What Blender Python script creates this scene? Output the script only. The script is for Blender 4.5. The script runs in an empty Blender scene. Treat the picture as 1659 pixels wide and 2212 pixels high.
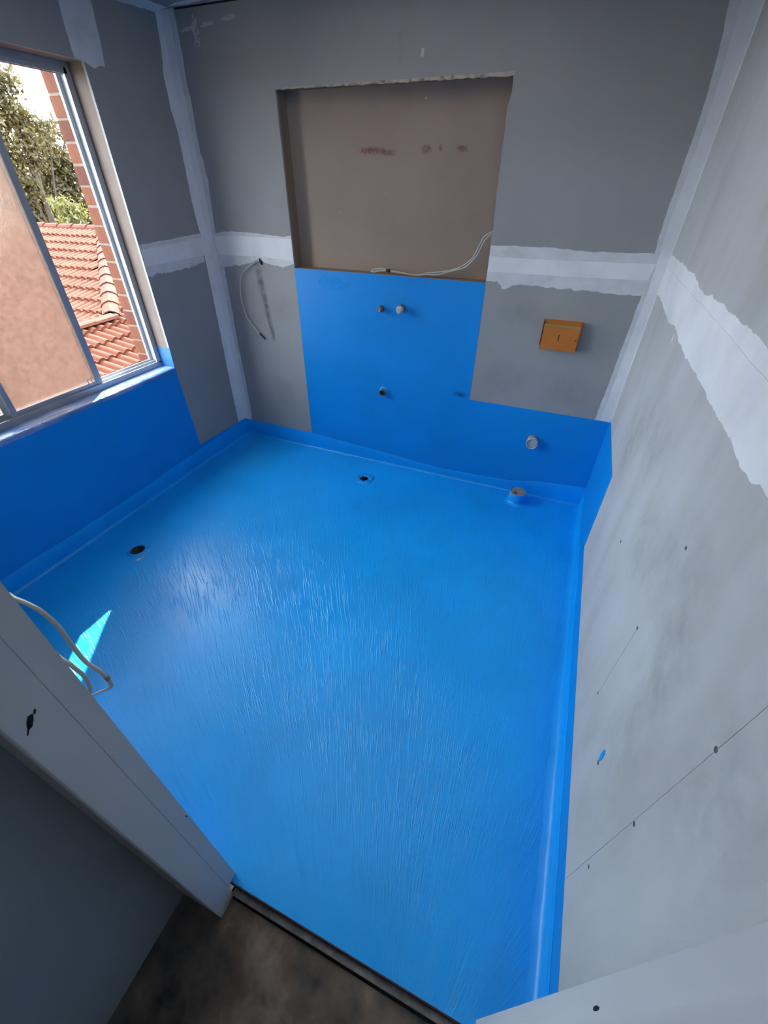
import bpy, bmesh, math, random
from mathutils import Vector, Matrix, noise
from mathutils.geometry import tessellate_polygon

# ------------------------------------------------------------------ camera, world, sun, exposure
S = bpy.context.scene
C = S.collection
R = math.radians
cd = bpy.data.cameras.new('camera')
cam = bpy.data.objects.new('camera', cd); C.objects.link(cam)
cam.location = (2.27857, -2.53199, 1.66)
cam.rotation_mode = 'XYZ'
cam.rotation_euler = (R(52.07499), R(-0.37344), R(22.55475))
cd.sensor_fit = 'VERTICAL'; cd.sensor_height = 24.0
cd.lens = 909.415 / 2212 * 24.0
cd.clip_start = 0.01; cd.clip_end = 300
S.camera = cam

wd = bpy.data.worlds.new('sky'); S.world = wd; wd.use_nodes = True
bg = wd.node_tree.nodes['Background']
bg.inputs['Color'].default_value = (0.85, 0.95, 1.04, 1)
bg.inputs['Strength'].default_value = 6.4

sl = bpy.data.lights.new('sun', 'SUN'); sl.energy = 10.0; sl.angle = R(0.6); sl.color = (1.0, 0.93, 0.82)
so = bpy.data.objects.new('sun', sl); C.objects.link(so)
so.location = (-6, 9, 9)
so.rotation_euler = Vector((0.437, -0.680, -0.588)).to_track_quat('-Z', 'Y').to_euler()

al = bpy.data.lights.new('ceiling_fill', 'AREA'); al.shape = 'DISK'; al.size = 2.0; al.energy = 3.6; al.color = (1.0, 0.96, 0.90)  # added unseen fill light, lifts the dim window wall
ao = bpy.data.objects.new('ceiling_fill', al); C.objects.link(ao)
ao.location = (1.40, -1.20, 2.325)

vs = S.view_settings
vs.view_transform = 'Standard'; vs.look = 'None'; vs.exposure = 1.34; vs.gamma = 1.0; vs.use_curve_mapping = False
S.cycles.max_bounces = 10; S.cycles.diffuse_bounces = 6; S.cycles.transmission_bounces = 6

# ------------------------------------------------------------------ dimensions
W = 2.6284        # room width
H = 2.34          # ceiling height
YF = -2.392       # room face of the front wall
YH = -2.4875      # hall face of the front wall
ZH = -0.05        # hall floor
X1, X2, NZB, NZT, ND = 0.6333, 1.8158, 1.248, 2.034, 0.09     # recess in the back wall
WY1, WY0, WZ0, WZ1 = -0.5425, -2.26, 0.717, 2.084             # window opening
JL, JR = 1.742, 2.484                                         # door lining faces
DATA = {'bandtop_back': [(0.6088, 0.1244), (1.0778, 0.1005), (1.3468, 0.0825), (1.6396, 0.0599), (1.9631, 0.0697), (2.1545, 0.0812), (2.3347, 0.119), (2.6057, 0.1459)],
 'bluepatch': [(-1.8718, 0.4858)],
 'boxb': [(2.1534, 1.101), (2.3465, 1.1018)],
 'boxf': [(2.1577, 1.0936), (2.3417, 1.0969), (2.3437, 0.9626), (2.1589, 0.9661)],
 'bt_left_bot': [(0.085, 1.2183), (0.1899, 1.235), (0.3056, 1.2586), (0.3632, 1.2779), (0.4438, 1.2621), (0.4934, 1.2498), (0.5536, 1.2435), (0.5875, 1.2602), (0.6285, 1.2675)],
 'bt_left_top': [(0.0618, 1.4064), (0.1519, 1.4181), (0.3207, 1.4211), (0.4432, 1.4142), (0.5906, 1.4077), (0.6279, 1.4161)],
 'bt_right_bot': [(1.8236, 1.2579), (1.8771, 1.2594), (1.9044, 1.2286), (1.9374, 1.2332), (1.9703, 1.2486), (2.0753, 1.2497), (2.1914, 1.2476), (2.2844, 1.2461), (2.4787, 1.2404), (2.5626, 1.245)],
 'bt_right_core_bot': [(1.8214, 1.3029), (1.9167, 1.3025), (2.2684, 1.3043), (2.5714, 1.3106)],
 'bt_right_core_top': [(1.8223, 1.3718), (1.8693, 1.3681), (2.1411, 1.3703), (2.5801, 1.3781)],
 'bt_right_top': [(1.8195, 1.4181), (1.9773, 1.4211), (2.1416, 1.4207), (2.1996, 1.4176), (2.2389, 1.4119), (2.4512, 1.4165), (2.5822, 1.4192)],
 'cab1': [(1.3482, -2.3, 0.998), (1.3925, -2.3, 1.0054), (1.4339, -2.3, 1.0079), (1.4691, -2.3, 1.001), (1.491, -2.3, 0.9684), (1.4902, -2.3, 0.9271), (1.4894, -2.3, 0.8833), (1.4959, -2.3, 0.8472),
          (1.5294, -2.3, 0.8329), (1.5393, -2.3, 0.8084), (1.5348, -2.3, 0.7829), (1.5052, -2.3, 0.7459), (1.452, -2.3, 0.6959), (1.3882, -2.3, 0.6319), (1.3086, -2.3, 0.5529)],
 'cab2': [(1.4439, -2.33, 0.8893), (1.506, -2.33, 0.9001), (1.5268, -2.33, 0.8872), (1.5416, -2.33, 0.8683), (1.5358, -2.33, 0.8409), (1.5203, -2.33, 0.8056), (1.4814, -2.33, 0.7546), (1.3985, -2.33, 0.6636)],
 'ceil_streak': [(0.0937, 2.259), (0.2158, 2.2693), (0.3473, 2.2797), (0.487, 2.2915)],
 'cl_back': [(0.1027, 2.3141), (0.0934, 2.1932), (0.0858, 2.1133), (0.089, 1.9883), (0.0812, 1.8339), (0.0979, 1.6735), (0.0805, 1.4826), (0.0743, 1.3921), (0.091, 1.2399), (0.0885, 1.0212), (0.079, 0.8017),
             (0.0791, 0.6032), (0.0802, 0.3279), (0.0646, 0.129)],
 'cl_left': [(-0.0271, 2.3164), (-0.0415, 2.2084), (-0.0689, 2.0911), (-0.0682, 1.9845), (-0.0559, 1.8722), (-0.0582, 1.7433), (-0.0654, 1.5612), (-0.0623, 1.4964), (-0.0519, 1.416), (-0.0577, 1.264), (-0.0643, 1.0155),
             (-0.0724, 0.76), (-0.0807, 0.4777), (-0.0871, 0.1732)],
 'cr_back': [(2.5222, 2.1715), (2.5353, 2.1011), (2.5485, 1.9854), (2.5548, 1.8786), (2.554, 1.6973), (2.5521, 1.5409), (2.5578, 1.4243), (2.5653, 1.2372), (2.5581, 0.9523), (2.553, 0.6001)],
 'cr_corner': [(2.5991, 2.1653), (2.6196, 1.9819), (2.6334, 1.7833), (2.6422, 1.5598), (2.6459, 1.3882), (2.6447, 1.2376), (2.6522, 0.8605), (2.635, 0.6002)],
 'holes_right': [(-1.6612, 1.0433), (-1.1975, 0.6782), (-1.6616, 0.7641), (-1.662, 0.4474), (-2.0911, 1.0074), (-2.0919, 0.6835), (-2.0958, 0.3958)],
 'jambhole': [(1.754, -2.4635, 1.105), (1.754, -2.453, 1.1112), (1.754, -2.471, 1.1044)],
 'jambholeR': [(2.484, -2.4138, 0.9568), (2.484, -2.4268, 1.1529)],
 'lm_edge': [(-0.5464, 0.7387), (-0.5353, 0.5028), (-0.5238, 0.151)],
 'lt_bot': [(-0.559, 1.2357), (-0.5256, 1.2228), (-0.4764, 1.2443), (-0.3615, 1.2329), (-0.2277, 1.2416), (-0.0698, 1.2534)],
 'lt_top': [(-0.5381, 1.3883), (-0.2952, 1.3972), (-0.0549, 1.408)],
 'lv_left': [(-0.5777, 2.2522), (-0.5865, 2.1638), (-0.5851, 2.0999)],
 'lv_right': [(-0.4045, 2.2886), (-0.4174, 2.1942), (-0.4308, 2.0874), (-0.463, 2.0812), (-0.4981, 2.0652)],
 'niche_a': [(1.8101, 1.4766), (1.7752, 1.4539), (1.7536, 1.4239), (1.7337, 1.3782), (1.7156, 1.3467), (1.6783, 1.3173), (1.6341, 1.2969), (1.5789, 1.2815), (1.5121, 1.2712), (1.4634, 1.2641), (1.4242, 1.2541),
             (1.379, 1.2504), (1.3173, 1.2592), (1.2497, 1.2644), (1.1918, 1.2715), (1.1546, 1.2663), (1.1303, 1.2541), (1.1248, 1.2429), (1.1356, 1.2384)],
 'niche_b': [(1.8125, 1.4682), (1.7877, 1.4493), (1.7645, 1.4174), (1.7464, 1.3755), (1.724, 1.3438), (1.6853, 1.3085), (1.6405, 1.2939), (1.5808, 1.2761), (1.529, 1.2627), (1.4654, 1.2599), (1.426, 1.2532),
             (1.3808, 1.2503), (1.3192, 1.2578), (1.2518, 1.2622), (1.2098, 1.2639), (1.1727, 1.2595), (1.1513, 1.2474), (1.1378, 1.2392)],
 'niche_tape': [(1.2256, 1.2648), (1.2491, 1.2641)],
 'reveal_blue': [(-0.1284, -0.5425, 0.836), (-0.0086, -0.5425, 0.839)],
 'rt_bot': [(-0.1517, 1.2626), (-0.5236, 1.249), (-0.6765, 1.2676), (-0.9482, 1.2491), (-1.131, 1.2581), (-1.364, 1.2625), (-1.5489, 1.2656), (-1.6593, 1.2617), (-1.7367, 1.2607), (-1.7748, 1.2779), (-1.8205, 1.2764)],
 'rt_crease': [(-0.3397, 1.2969), (-1.0106, 1.3131), (-1.2959, 1.3223), (-1.5273, 1.3235), (-1.7332, 1.3198)],
 'rt_top': [(-0.0179, 1.4198), (-0.113, 1.4218), (-0.6364, 1.4239), (-0.834, 1.4102), (-0.9067, 1.4068), (-0.9635, 1.4196), (-1.2972, 1.4256), (-1.5167, 1.4276)],
 'scuff': [(1.3063, 2.191), (1.303, 2.0948), (1.406, 2.11)],
 'smear': [(0.3537, 1.2418), (0.3718, 1.0696), (0.3941, 0.8993), (0.4039, 0.8093)],
 'stamp': [(1.0542, 1.8044), (1.1898, 1.8044), (1.3941, 1.7999), (1.4421, 1.801), (1.4891, 1.8055), (1.6012, 1.7972), (1.0537, 1.7879), (1.19, 1.7864)],
 'tip': [(0.3919, 1.2738), (0.3495, 1.2634), (0.2707, 1.2151), (0.2267, 1.1684), (0.2063, 1.1005), (0.2003, 1.0326), (0.2163, 0.9291), (0.2614, 0.8705), (0.3137, 0.8159), (0.3369, 0.7967)]}

# ------------------------------------------------------------------ materials
def nodes(name):
    m = bpy.data.materials.new(name); m.use_nodes = True
    nt = m.node_tree; b = nt.nodes['Principled BSDF']
    return m, nt, b
def mk(nt, t, **kw):
    n = nt.nodes.new(t)
    for k, v in kw.items():
        if k in n.inputs.keys() if hasattr(n, 'inputs') else False: n.inputs[k].default_value = v
        else: setattr(n, k, v)
    return n
def ramp(nt, stops):
    n = nt.nodes.new('ShaderNodeValToRGB')
    e = n.color_ramp.elements
    while len(e) < len(stops): e.new(0.5)
    for k, (p, c) in enumerate(stops):
        e[k].position = p; e[k].color = (c, c, c, 1) if not isinstance(c, tuple) else (*c, 1)
    return n
def coords(nt, scale=(1, 1, 1), rot=(0, 0, 0)):
    tc = nt.nodes.new('ShaderNodeTexCoord'); mp = nt.nodes.new('ShaderNodeMapping')
    mp.inputs['Scale'].default_value = scale; mp.inputs['Rotation'].default_value = rot
    nt.links.new(tc.outputs['Object'], mp.inputs['Vector'])
    return mp.outputs['Vector']
def ntex(nt, vec, scale, detail=4, rough=0.55):
    n = nt.nodes.new('ShaderNodeTexNoise'); n.inputs['Scale'].default_value = scale
    n.inputs['Detail'].default_value = detail; n.inputs['Roughness'].default_value = rough
    nt.links.new(vec, n.inputs['Vector']); return n.outputs['Fac']
def mottled(name, stops, scale=3.0, rough=0.8, bump=0.0, bscale=60, stretch=(1, 1, 1), detail=5, spec=0.3, metal=0.0, dist=0.002):
    m, nt, b = nodes(name)
    v = coords(nt, stretch)
    r = ramp(nt, stops); nt.links.new(ntex(nt, v, scale, detail), r.inputs['Fac'])
    nt.links.new(r.outputs['Color'], b.inputs['Base Color'])
    b.inputs['Roughness'].default_value = rough; b.inputs['Specular IOR Level'].default_value = spec
    b.inputs['Metallic'].default_value = metal
    if bump:
        bp = nt.nodes.new('ShaderNodeBump'); bp.inputs['Strength'].default_value = bump; bp.inputs['Distance'].default_value = dist
        nt.links.new(ntex(nt, v, bscale, 3), bp.inputs['Height']); nt.links.new(bp.outputs['Normal'], b.inputs['Normal'])
    return m
def math_(nt, op, a, b=None, c=None):
    n = nt.nodes.new('ShaderNodeMath'); n.operation = op
    for i, x in enumerate((a, b, c)):
        if x is None: continue
        if isinstance(x, (int, float)): n.inputs[i].default_value = x
        else: nt.links.new(x, n.inputs[i])
    return n.outputs[0]

M = {}
M['board'] = mottled('plasterboard_paper', [(0.25, (0.268, 0.272, 0.276)), (0.5, (0.299, 0.299, 0.299)), (0.75, (0.334, 0.333, 0.327))], 2.2, 0.75, 0.15, 160)
M['board_right'] = mottled('plasterboard_stained_lit', [(0.28, (0.399, 0.391, 0.374)), (0.5, (0.455, 0.455, 0.448)), (0.72, (0.496, 0.496, 0.501))], 2.6, 0.7, 0.15, 160, stretch=(1, 2.2, 0.8))  # window light put into the colour: paler than the same board elsewhere
M['compound'] = mottled('joint_compound', [(0.3, (0.660, 0.660, 0.678)), (0.55, (0.745, 0.745, 0.764)), (0.8, (0.792, 0.792, 0.802))], 6, 0.8, 0.25, 30)
M['feather'] = mottled('feathered_compound', [(0.25, (0.502, 0.511, 0.529)), (0.5, (0.600, 0.609, 0.627)), (0.75, (0.681, 0.690, 0.708))], 9, 0.8, 0.2, 40, stretch=(1, 1, 1.5))
M['recess'] = mottled('brown_liner_paper', [(0.3, (0.275, 0.215, 0.178)), (0.7, (0.32, 0.252, 0.21))], 3, 0.85, 0.1, 200)
M['recess_side'] = mottled('recess_timber', [(0.3, (0.189, 0.144, 0.111)), (0.7, (0.267, 0.200, 0.144))], 4, 0.8, 0.1, 50, stretch=(1, 8, 0.6))
M['ragged'] = mottled('broken_plaster_edge', [(0.35, (0.192, 0.135, 0.105)), (0.5, (0.404, 0.346, 0.280)), (0.7, (0.501, 0.452, 0.365))], 25, 0.9, 0.5, 60)
M['white_paint'] = mottled('white_painted_timber', [(0.3, (0.546, 0.538, 0.546)), (0.7, (0.613, 0.605, 0.613))], 5, 0.5, 0.12, 40, stretch=(1, 1, 0.3))
M['hall_paint'] = mottled('hall_wall_paint', [(0.3, (0.290, 0.337, 0.373)), (0.7, (0.322, 0.371, 0.410))], 3, 0.6, 0.1, 120)
M['ceiling'] = mottled('ceiling_board', [(0.3, (0.244, 0.244, 0.252)), (0.7, (0.311, 0.311, 0.318))], 3, 0.8, 0.1, 120)
M['alu'] = mottled('anodised_aluminium', [(0.3, (0.338, 0.362, 0.394)), (0.7, (0.418, 0.442, 0.482))], 8, 0.38, 0.05, 80, metal=0.25)
M['reveal'] = mottled('window_reveal_board', [(0.3, (0.165, 0.127, 0.111)), (0.7, (0.205, 0.161, 0.141))], 9, 0.8, 0.2, 60)
M['cable'] = mottled('white_cable_sheath', [(0.3, (0.412, 0.406, 0.399)), (0.7, (0.474, 0.468, 0.456))], 9, 0.45)
M['tape'] = mottled('black_tape', [(0.3, (0.008, 0.008, 0.010)), (0.7, (0.02, 0.02, 0.022))], 40, 0.5)
M['orange'] = mottled('orange_plastic', [(0.3, (0.440, 0.143, 0.024)), (0.7, (0.520, 0.170, 0.032))], 12, 0.45)
M['orange_dark'] = mottled('dark_orange_plastic', [(0.3, (0.128, 0.028, 0.016)), (0.7, (0.176, 0.040, 0.024))], 12, 0.5)
M['ochre'] = mottled('ochre_plastic', [(0.3, (0.288, 0.192, 0.048)), (0.7, (0.352, 0.240, 0.072))], 12, 0.5)
M['slot'] = mottled('slot_red', [(0.3, (0.05, 0.006, 0.004)), (0.7, (0.08, 0.01, 0.006))], 12, 0.6)
M['pvc_grey'] = mottled('grey_pipe', [(0.3, (0.176, 0.168, 0.160)), (0.7, (0.272, 0.264, 0.248))], 40, 0.55, 0.2, 80)
M['pvc_white'] = mottled('white_pvc', [(0.3, (0.400, 0.440, 0.448)), (0.7, (0.496, 0.528, 0.528))], 14, 0.4)
M['cap'] = mottled('pale_grey_cap', [(0.3, (0.336, 0.352, 0.400)), (0.7, (0.448, 0.464, 0.512))], 60, 0.6, 0.3, 90)
M['brass'] = mottled('dull_brass_fitting', [(0.3, (0.128, 0.112, 0.088)), (0.7, (0.240, 0.208, 0.152))], 60, 0.45, metal=0.6)
M['rag'] = mottled('dusty_pipe_plug', [(0.3, (0.160, 0.128, 0.120)), (0.5, (0.272, 0.232, 0.216)), (0.75, (0.352, 0.312, 0.296))], 40, 0.9, 0.6, 70)
M['dark'] = mottled('dark_void', [(0.3, (0.010, 0.011, 0.014)), (0.7, (0.025, 0.026, 0.03))], 20, 0.9)
M['pipe_inside'] = mottled('dirty_pipe_inside', [(0.3, (0.045, 0.048, 0.05)), (0.7, (0.09, 0.095, 0.09))], 20, 0.7)
M['hole'] = mottled('screw_hole_filler', [(0.3, (0.07, 0.08, 0.09)), (0.7, (0.14, 0.15, 0.16))], 80, 0.9)
M['pencil_shade'] = mottled('pencil_mark_shade', [(0.3, (0.30, 0.305, 0.31)), (0.7, (0.42, 0.42, 0.42))], 60, 0.9)
M['hall_floor'] = mottled('stained_slab', [(0.34, (0.036, 0.034, 0.034)), (0.45, (0.104, 0.090, 0.080)), (0.56, (0.176, 0.132, 0.102)), (0.70, (0.336, 0.272, 0.228))], 7.5, 0.75, 0.6, 40, detail=10)
M['step'] = mottled('concrete_edge', [(0.3, (0.156, 0.150, 0.143)), (0.7, (0.312, 0.293, 0.280))], 30, 0.85, 0.5, 60)
M['step_trim'] = mottled('maroon_edge_trim', [(0.3, (0.07, 0.025, 0.045)), (0.7, (0.12, 0.04, 0.07))], 30, 0.5)
M['mortar'] = mottled('mortar', [(0.3, (0.135, 0.105, 0.086)), (0.7, (0.173, 0.139, 0.116))], 30, 0.9, 0.5, 60)
M['bricks'] = [mottled('red_brick', [(0.3, (0.083, 0.020, 0.009)), (0.7, (0.108, 0.030, 0.014))], 18, 0.85, 0.5, 60),
               mottled('orange_brick', [(0.3, (0.106, 0.031, 0.014)), (0.7, (0.130, 0.043, 0.020))], 18, 0.85, 0.5, 60),
               mottled('brown_brick', [(0.3, (0.069, 0.018, 0.010)), (0.7, (0.090, 0.025, 0.013))], 18, 0.85, 0.5, 60)]
M['tiles'] = [mottled('terracotta', [(0.3, (0.063, 0.018, 0.009)), (0.7, (0.082, 0.026, 0.014))], 9, 0.8, 0.3, 40, spec=0.1),
              mottled('pale_terracotta', [(0.3, (0.073, 0.022, 0.013)), (0.7, (0.086, 0.031, 0.017))], 9, 0.8, 0.3, 40, spec=0.1),
              mottled('deep_terracotta', [(0.3, (0.055, 0.016, 0.009)), (0.7, (0.076, 0.024, 0.013))], 9, 0.8, 0.3, 40, spec=0.1)]
M['ridge'] = mottled('ridge_terracotta', [(0.3, (0.050, 0.015, 0.008)), (0.7, (0.063, 0.022, 0.012))], 6, 0.8, 0.3, 40, spec=0.1)
M['house_wall'] = mottled('house_brickwork', [(0.3, (0.198, 0.090, 0.060)), (0.7, (0.264, 0.132, 0.090))], 4, 0.9)
M['ground'] = mottled('ground', [(0.3, (0.096, 0.090, 0.054)), (0.7, (0.162, 0.144, 0.090))], 0.6, 0.95)
M['bark'] = mottled('bark', [(0.3, (0.028, 0.020, 0.014)), (0.7, (0.057, 0.044, 0.035))], 6, 0.9, 0.5, 20, stretch=(1, 1, 0.3))

def leafmat(name, dark, light):
    m, nt, b = nodes(name)
    v = coords(nt); r = ramp(nt, [(0.3, dark), (0.7, light)]); nt.links.new(ntex(nt, v, 0.9, 3), r.inputs['Fac'])
    nt.links.new(r.outputs['Color'], b.inputs['Base Color']); b.inputs['Roughness'].default_value = 0.6
    tr = nt.nodes.new('ShaderNodeBsdfTranslucent'); nt.links.new(r.outputs['Color'], tr.inputs['Color'])
    mx = nt.nodes.new('ShaderNodeMixShader'); mx.inputs['Fac'].default_value = 0.35
    out = nt.nodes['Material Output']
    nt.links.new(b.outputs[0], mx.inputs[1]); nt.links.new(tr.outputs[0], mx.inputs[2]); nt.links.new(mx.outputs[0], out.inputs['Surface'])
    return m
M['leaf_olive'] = leafmat('olive_leaves', (0.032, 0.025, 0.005), (0.083, 0.063, 0.015))
M['leaf_brown'] = leafmat('dry_leaves', (0.060, 0.042, 0.016), (0.115, 0.086, 0.034))
M['leaf_lime'] = leafmat('lime_leaves', (0.059, 0.059, 0.013), (0.126, 0.119, 0.032))

def membrane(name, col, strokes, rough=0.33):
    m, nt, b = nodes(name)
    v = coords(nt)
    r = ramp(nt, [(0.25, tuple(c * 0.88 for c in col)), (0.75, tuple(min(0.95, c * 1.08) for c in col))])
    nt.links.new(ntex(nt, v, 2.3, 4), r.inputs['Fac']); nt.links.new(r.outputs['Color'], b.inputs['Base Color'])
    b.inputs['Specular IOR Level'].default_value = 0.45
    bp = nt.nodes.new('ShaderNodeBump'); bp.inputs['Distance'].default_value = 0.004
    if strokes:
        # brush ridges: noise drawn out along the room, bent by a slow warp
        wn = nt.nodes.new('ShaderNodeTexNoise'); wn.inputs['Scale'].default_value = 1.1; wn.inputs['Detail'].default_value = 0.5
        nt.links.new(v, wn.inputs['Vector'])
        sub = nt.nodes.new('ShaderNodeVectorMath'); sub.operation = 'SUBTRACT'; sub.inputs[1].default_value = (0.5, 0.5, 0.5)
        nt.links.new(wn.outputs['Color'], sub.inputs[0])
        sc = nt.nodes.new('ShaderNodeVectorMath'); sc.operation = 'MULTIPLY'; sc.inputs[1].default_value = (0.10, 0.10, 0)
        nt.links.new(sub.outputs[0], sc.inputs[0])
        ad = nt.nodes.new('ShaderNodeVectorMath'); ad.operation = 'ADD'; nt.links.new(v, ad.inputs[0]); nt.links.new(sc.outputs[0], ad.inputs[1])
        sp_ = nt.nodes.new('ShaderNodeSeparateXYZ'); nt.links.new(ad.outputs[0], sp_.inputs[0])
        px = math_(nt, 'SUBTRACT', sp_.outputs['X'], 2.35); py = math_(nt, 'SUBTRACT', sp_.outputs['Y'], -2.72)
        an = math_(nt, 'ARCTAN2', px, py); ra_ = math_(nt, 'SQRT', math_(nt, 'ADD', math_(nt, 'MULTIPLY', px, px), math_(nt, 'MULTIPLY', py, py)))
        def stroke(sa, sr, det):
            cb_ = nt.nodes.new('ShaderNodeCombineXYZ')
            nt.links.new(math_(nt, 'MULTIPLY', an, sa), cb_.inputs[0]); nt.links.new(math_(nt, 'MULTIPLY', ra_, sr), cb_.inputs[1])
            q = nt.nodes.new('ShaderNodeTexNoise'); q.inputs['Scale'].default_value = 1.0; q.inputs['Detail'].default_value = det
            nt.links.new(cb_.outputs[0], q.inputs['Vector']); return q
        n1 = stroke(120.0, 4.2, 1.5)
        dash = ramp(nt, [(0.34, 0.0), (0.60, 1.0)]); nt.links.new(stroke(80.0, 7.0, 1.0).outputs['Fac'], dash.inputs['Fac'])
        d = math_(nt, 'ABSOLUTE', math_(nt, 'SUBTRACT', n1.outputs['Fac'], 0.5))
        ridge = math_(nt, 'SUBTRACT', 1.0, math_(nt, 'SMOOTH_MIN', math_(nt, 'MULTIPLY', d, 20.0), 1.0, 0.2))
        area = ramp(nt, [(0.28, 0.2), (0.46, 1.0)]); nt.links.new(ntex(nt, v, 1.9, 2), area.inputs['Fac'])
        ridge = math_(nt, 'MULTIPLY', math_(nt, 'MULTIPLY', ridge, dash.outputs['Color']), area.outputs['Color'])
        bumps = ramp(nt, [(0.66, 0.0), (0.80, 1.0)]); nt.links.new(ntex(nt, v, 42, 2), bumps.inputs['Fac'])
        sp = ramp(nt, [(0.50, 0.0), (0.62, 1.0)]); nt.links.new(ntex(nt, v, 2.6, 2), sp.inputs['Fac'])
        bl = math_(nt, 'MULTIPLY', bumps.outputs['Color'], sp.outputs['Color'])
        h = math_(nt, 'ADD', math_(nt, 'ADD', math_(nt, 'MULTIPLY', ridge, 0.6), math_(nt, 'MULTIPLY', bl, 0.35)), math_(nt, 'MULTIPLY', ntex(nt, v, 70, 3), 0.14))
        nt.links.new(h, bp.inputs['Height']); bp.inputs['Strength'].default_value = 0.40
        rr = ramp(nt, [(0.3, rough - 0.05), (0.7, rough + 0.10)]); nt.links.new(ntex(nt, v, 3.1, 3), rr.inputs['Fac'])
        nt.links.new(rr.outputs['Color'], b.inputs['Roughness'])
    else:
        nt.links.new(ntex(nt, v, 38, 3), bp.inputs['Height']); bp.inputs['Strength'].default_value = 0.18
        b.inputs['Roughness'].default_value = rough
    nt.links.new(bp.outputs['Normal'], b.inputs['Normal'])
    return m
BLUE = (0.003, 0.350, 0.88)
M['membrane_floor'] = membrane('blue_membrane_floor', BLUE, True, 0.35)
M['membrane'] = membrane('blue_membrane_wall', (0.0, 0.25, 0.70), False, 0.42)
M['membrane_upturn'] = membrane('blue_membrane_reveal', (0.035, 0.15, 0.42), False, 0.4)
M['membrane_lighter'] = membrane('blue_membrane_lighter', (0.0, 0.33, 0.86), False, 0.38)

M['sill'] = mottled('sill_membrane_skim_glare', [(0.28, (0.03, 0.20, 0.56)), (0.45, (0.12, 0.24, 0.56)), (0.60, (0.30, 0.38, 0.62)), (0.78, (0.50, 0.56, 0.70))], 7, 0.32, 0.4, 40, stretch=(2.5, 0.8, 1), detail=7, spec=0.5)  # sky glare painted into the pale tones, along with worn skim
def frosted():
    m, nt, b = nodes('frosted_dusty_glass')
    out = nt.nodes['Material Output']
    v = coords(nt)
    b.inputs['Base Color'].default_value = (0.28, 0.23, 0.20, 1); b.inputs['Transmission Weight'].default_value = 1.0
    b.inputs['Roughness'].default_value = 0.22; b.inputs['IOR'].default_value = 1.3
    tl = nt.nodes.new('ShaderNodeBsdfTranslucent')
    r = ramp(nt, [(0.35, (0.15, 0.108, 0.088)), (0.62, (0.29, 0.205, 0.168))]); nt.links.new(ntex(nt, v, 45, 8, 0.85), r.inputs['Fac'])
    nt.links.new(r.outputs['Color'], tl.inputs['Color'])
    mx = nt.nodes.new('ShaderNodeMixShader')
    fr = ramp(nt, [(0.3, 0.22), (0.8, 0.45)]); nt.links.new(ntex(nt, v, 30, 8, 0.8), fr.inputs['Fac']); nt.links.new(fr.outputs['Color'], mx.inputs['Fac'])
    bp = nt.nodes.new('ShaderNodeBump'); bp.inputs['Strength'].default_value = 0.6; bp.inputs['Distance'].default_value = 0.002
    nt.links.new(ntex(nt, v, 70, 5), bp.inputs['Height']); nt.links.new(bp.outputs['Normal'], b.inputs['Normal'])
    nt.links.new(b.outputs[0], mx.inputs[1]); nt.links.new(tl.outputs[0], mx.inputs[2]); nt.links.new(mx.outputs[0], out.inputs['Surface'])
    return m
M['glass'] = frosted()

def clear():
    m, nt, b = nodes('clear_window_glass')
    out = nt.nodes['Material Output']
    tr = nt.nodes.new('ShaderNodeBsdfTransparent'); tr.inputs['Color'].default_value = (0.93, 0.96, 0.95, 1)
    gl = nt.nodes.new('ShaderNodeBsdfGlossy'); gl.inputs['Roughness'].default_value = 0.03
    fr = nt.nodes.new('ShaderNodeFresnel'); fr.inputs['IOR'].default_value = 1.45
    mx = nt.nodes.new('ShaderNodeMixShader'); nt.links.new(fr.outputs[0], mx.inputs['Fac'])
    nt.links.new(tr.outputs[0], mx.inputs[1]); nt.links.new(gl.outputs[0], mx.inputs[2]); nt.links.new(mx.outputs[0], out.inputs['Surface'])
    return m
M['clear_glass'] = clear()
def smudge(name, col, strength, nscale=60, lo=0.4, hi=0.6, hard=False):
    # a soft-edged stain: fades out towards the border of its own UV square
    m, nt, b = nodes(name)
    out = nt.nodes['Material Output']
    b.inputs['Base Color'].default_value = (*col, 1); b.inputs['Roughness'].default_value = 0.85
    uv = nt.nodes.new('ShaderNodeTexCoord'); sx = nt.nodes.new('ShaderNodeSeparateXYZ'); nt.links.new(uv.outputs['UV'], sx.inputs[0])
    def fall(o):
        a = math_(nt, 'ABSOLUTE', math_(nt, 'SUBTRACT', math_(nt, 'MULTIPLY', o, 2.0), 1.0))
        return math_(nt, 'SUBTRACT', 1.0, math_(nt, 'POWER', a, 2.0))
    f = math_(nt, 'MULTIPLY', fall(sx.outputs['X']), fall(sx.outputs['Y']))
    r = ramp(nt, [(lo, 0.0), (hi, 1.0)]); nt.links.new(ntex(nt, coords(nt), nscale, 4, 0.7), r.inputs['Fac'])
    f = math_(nt, 'MULTIPLY', math_(nt, 'MULTIPLY', f, r.outputs['Color']), strength)
    if hard:
        h = ramp(nt, [(0.30, 0.0), (0.36, 1.0)]); nt.links.new(f, h.inputs['Fac']); f = h.outputs['Color']
    tr = nt.nodes.new('ShaderNodeBsdfTransparent'); mx = nt.nodes.new('ShaderNodeMixShader')
    nt.links.new(f, mx.inputs['Fac']); nt.links.new(tr.outputs[0], mx.inputs[1]); nt.links.new(b.outputs[0], mx.inputs[2])
    nt.links.new(mx.outputs[0], out.inputs['Surface'])
    return m
M['stain_dark'] = smudge('damp_smear', (0.18, 0.19, 0.185), 0.75, 18, 0.30, 0.6)
M['stain_soft'] = smudge('handling_scuff', (0.34, 0.33, 0.315), 0.26, 11, 0.3, 0.75)
M['stain_pale'] = smudge('pale_scuff', (0.46, 0.46, 0.48), 1.0, 50, 0.35, 0.6, True)
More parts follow.
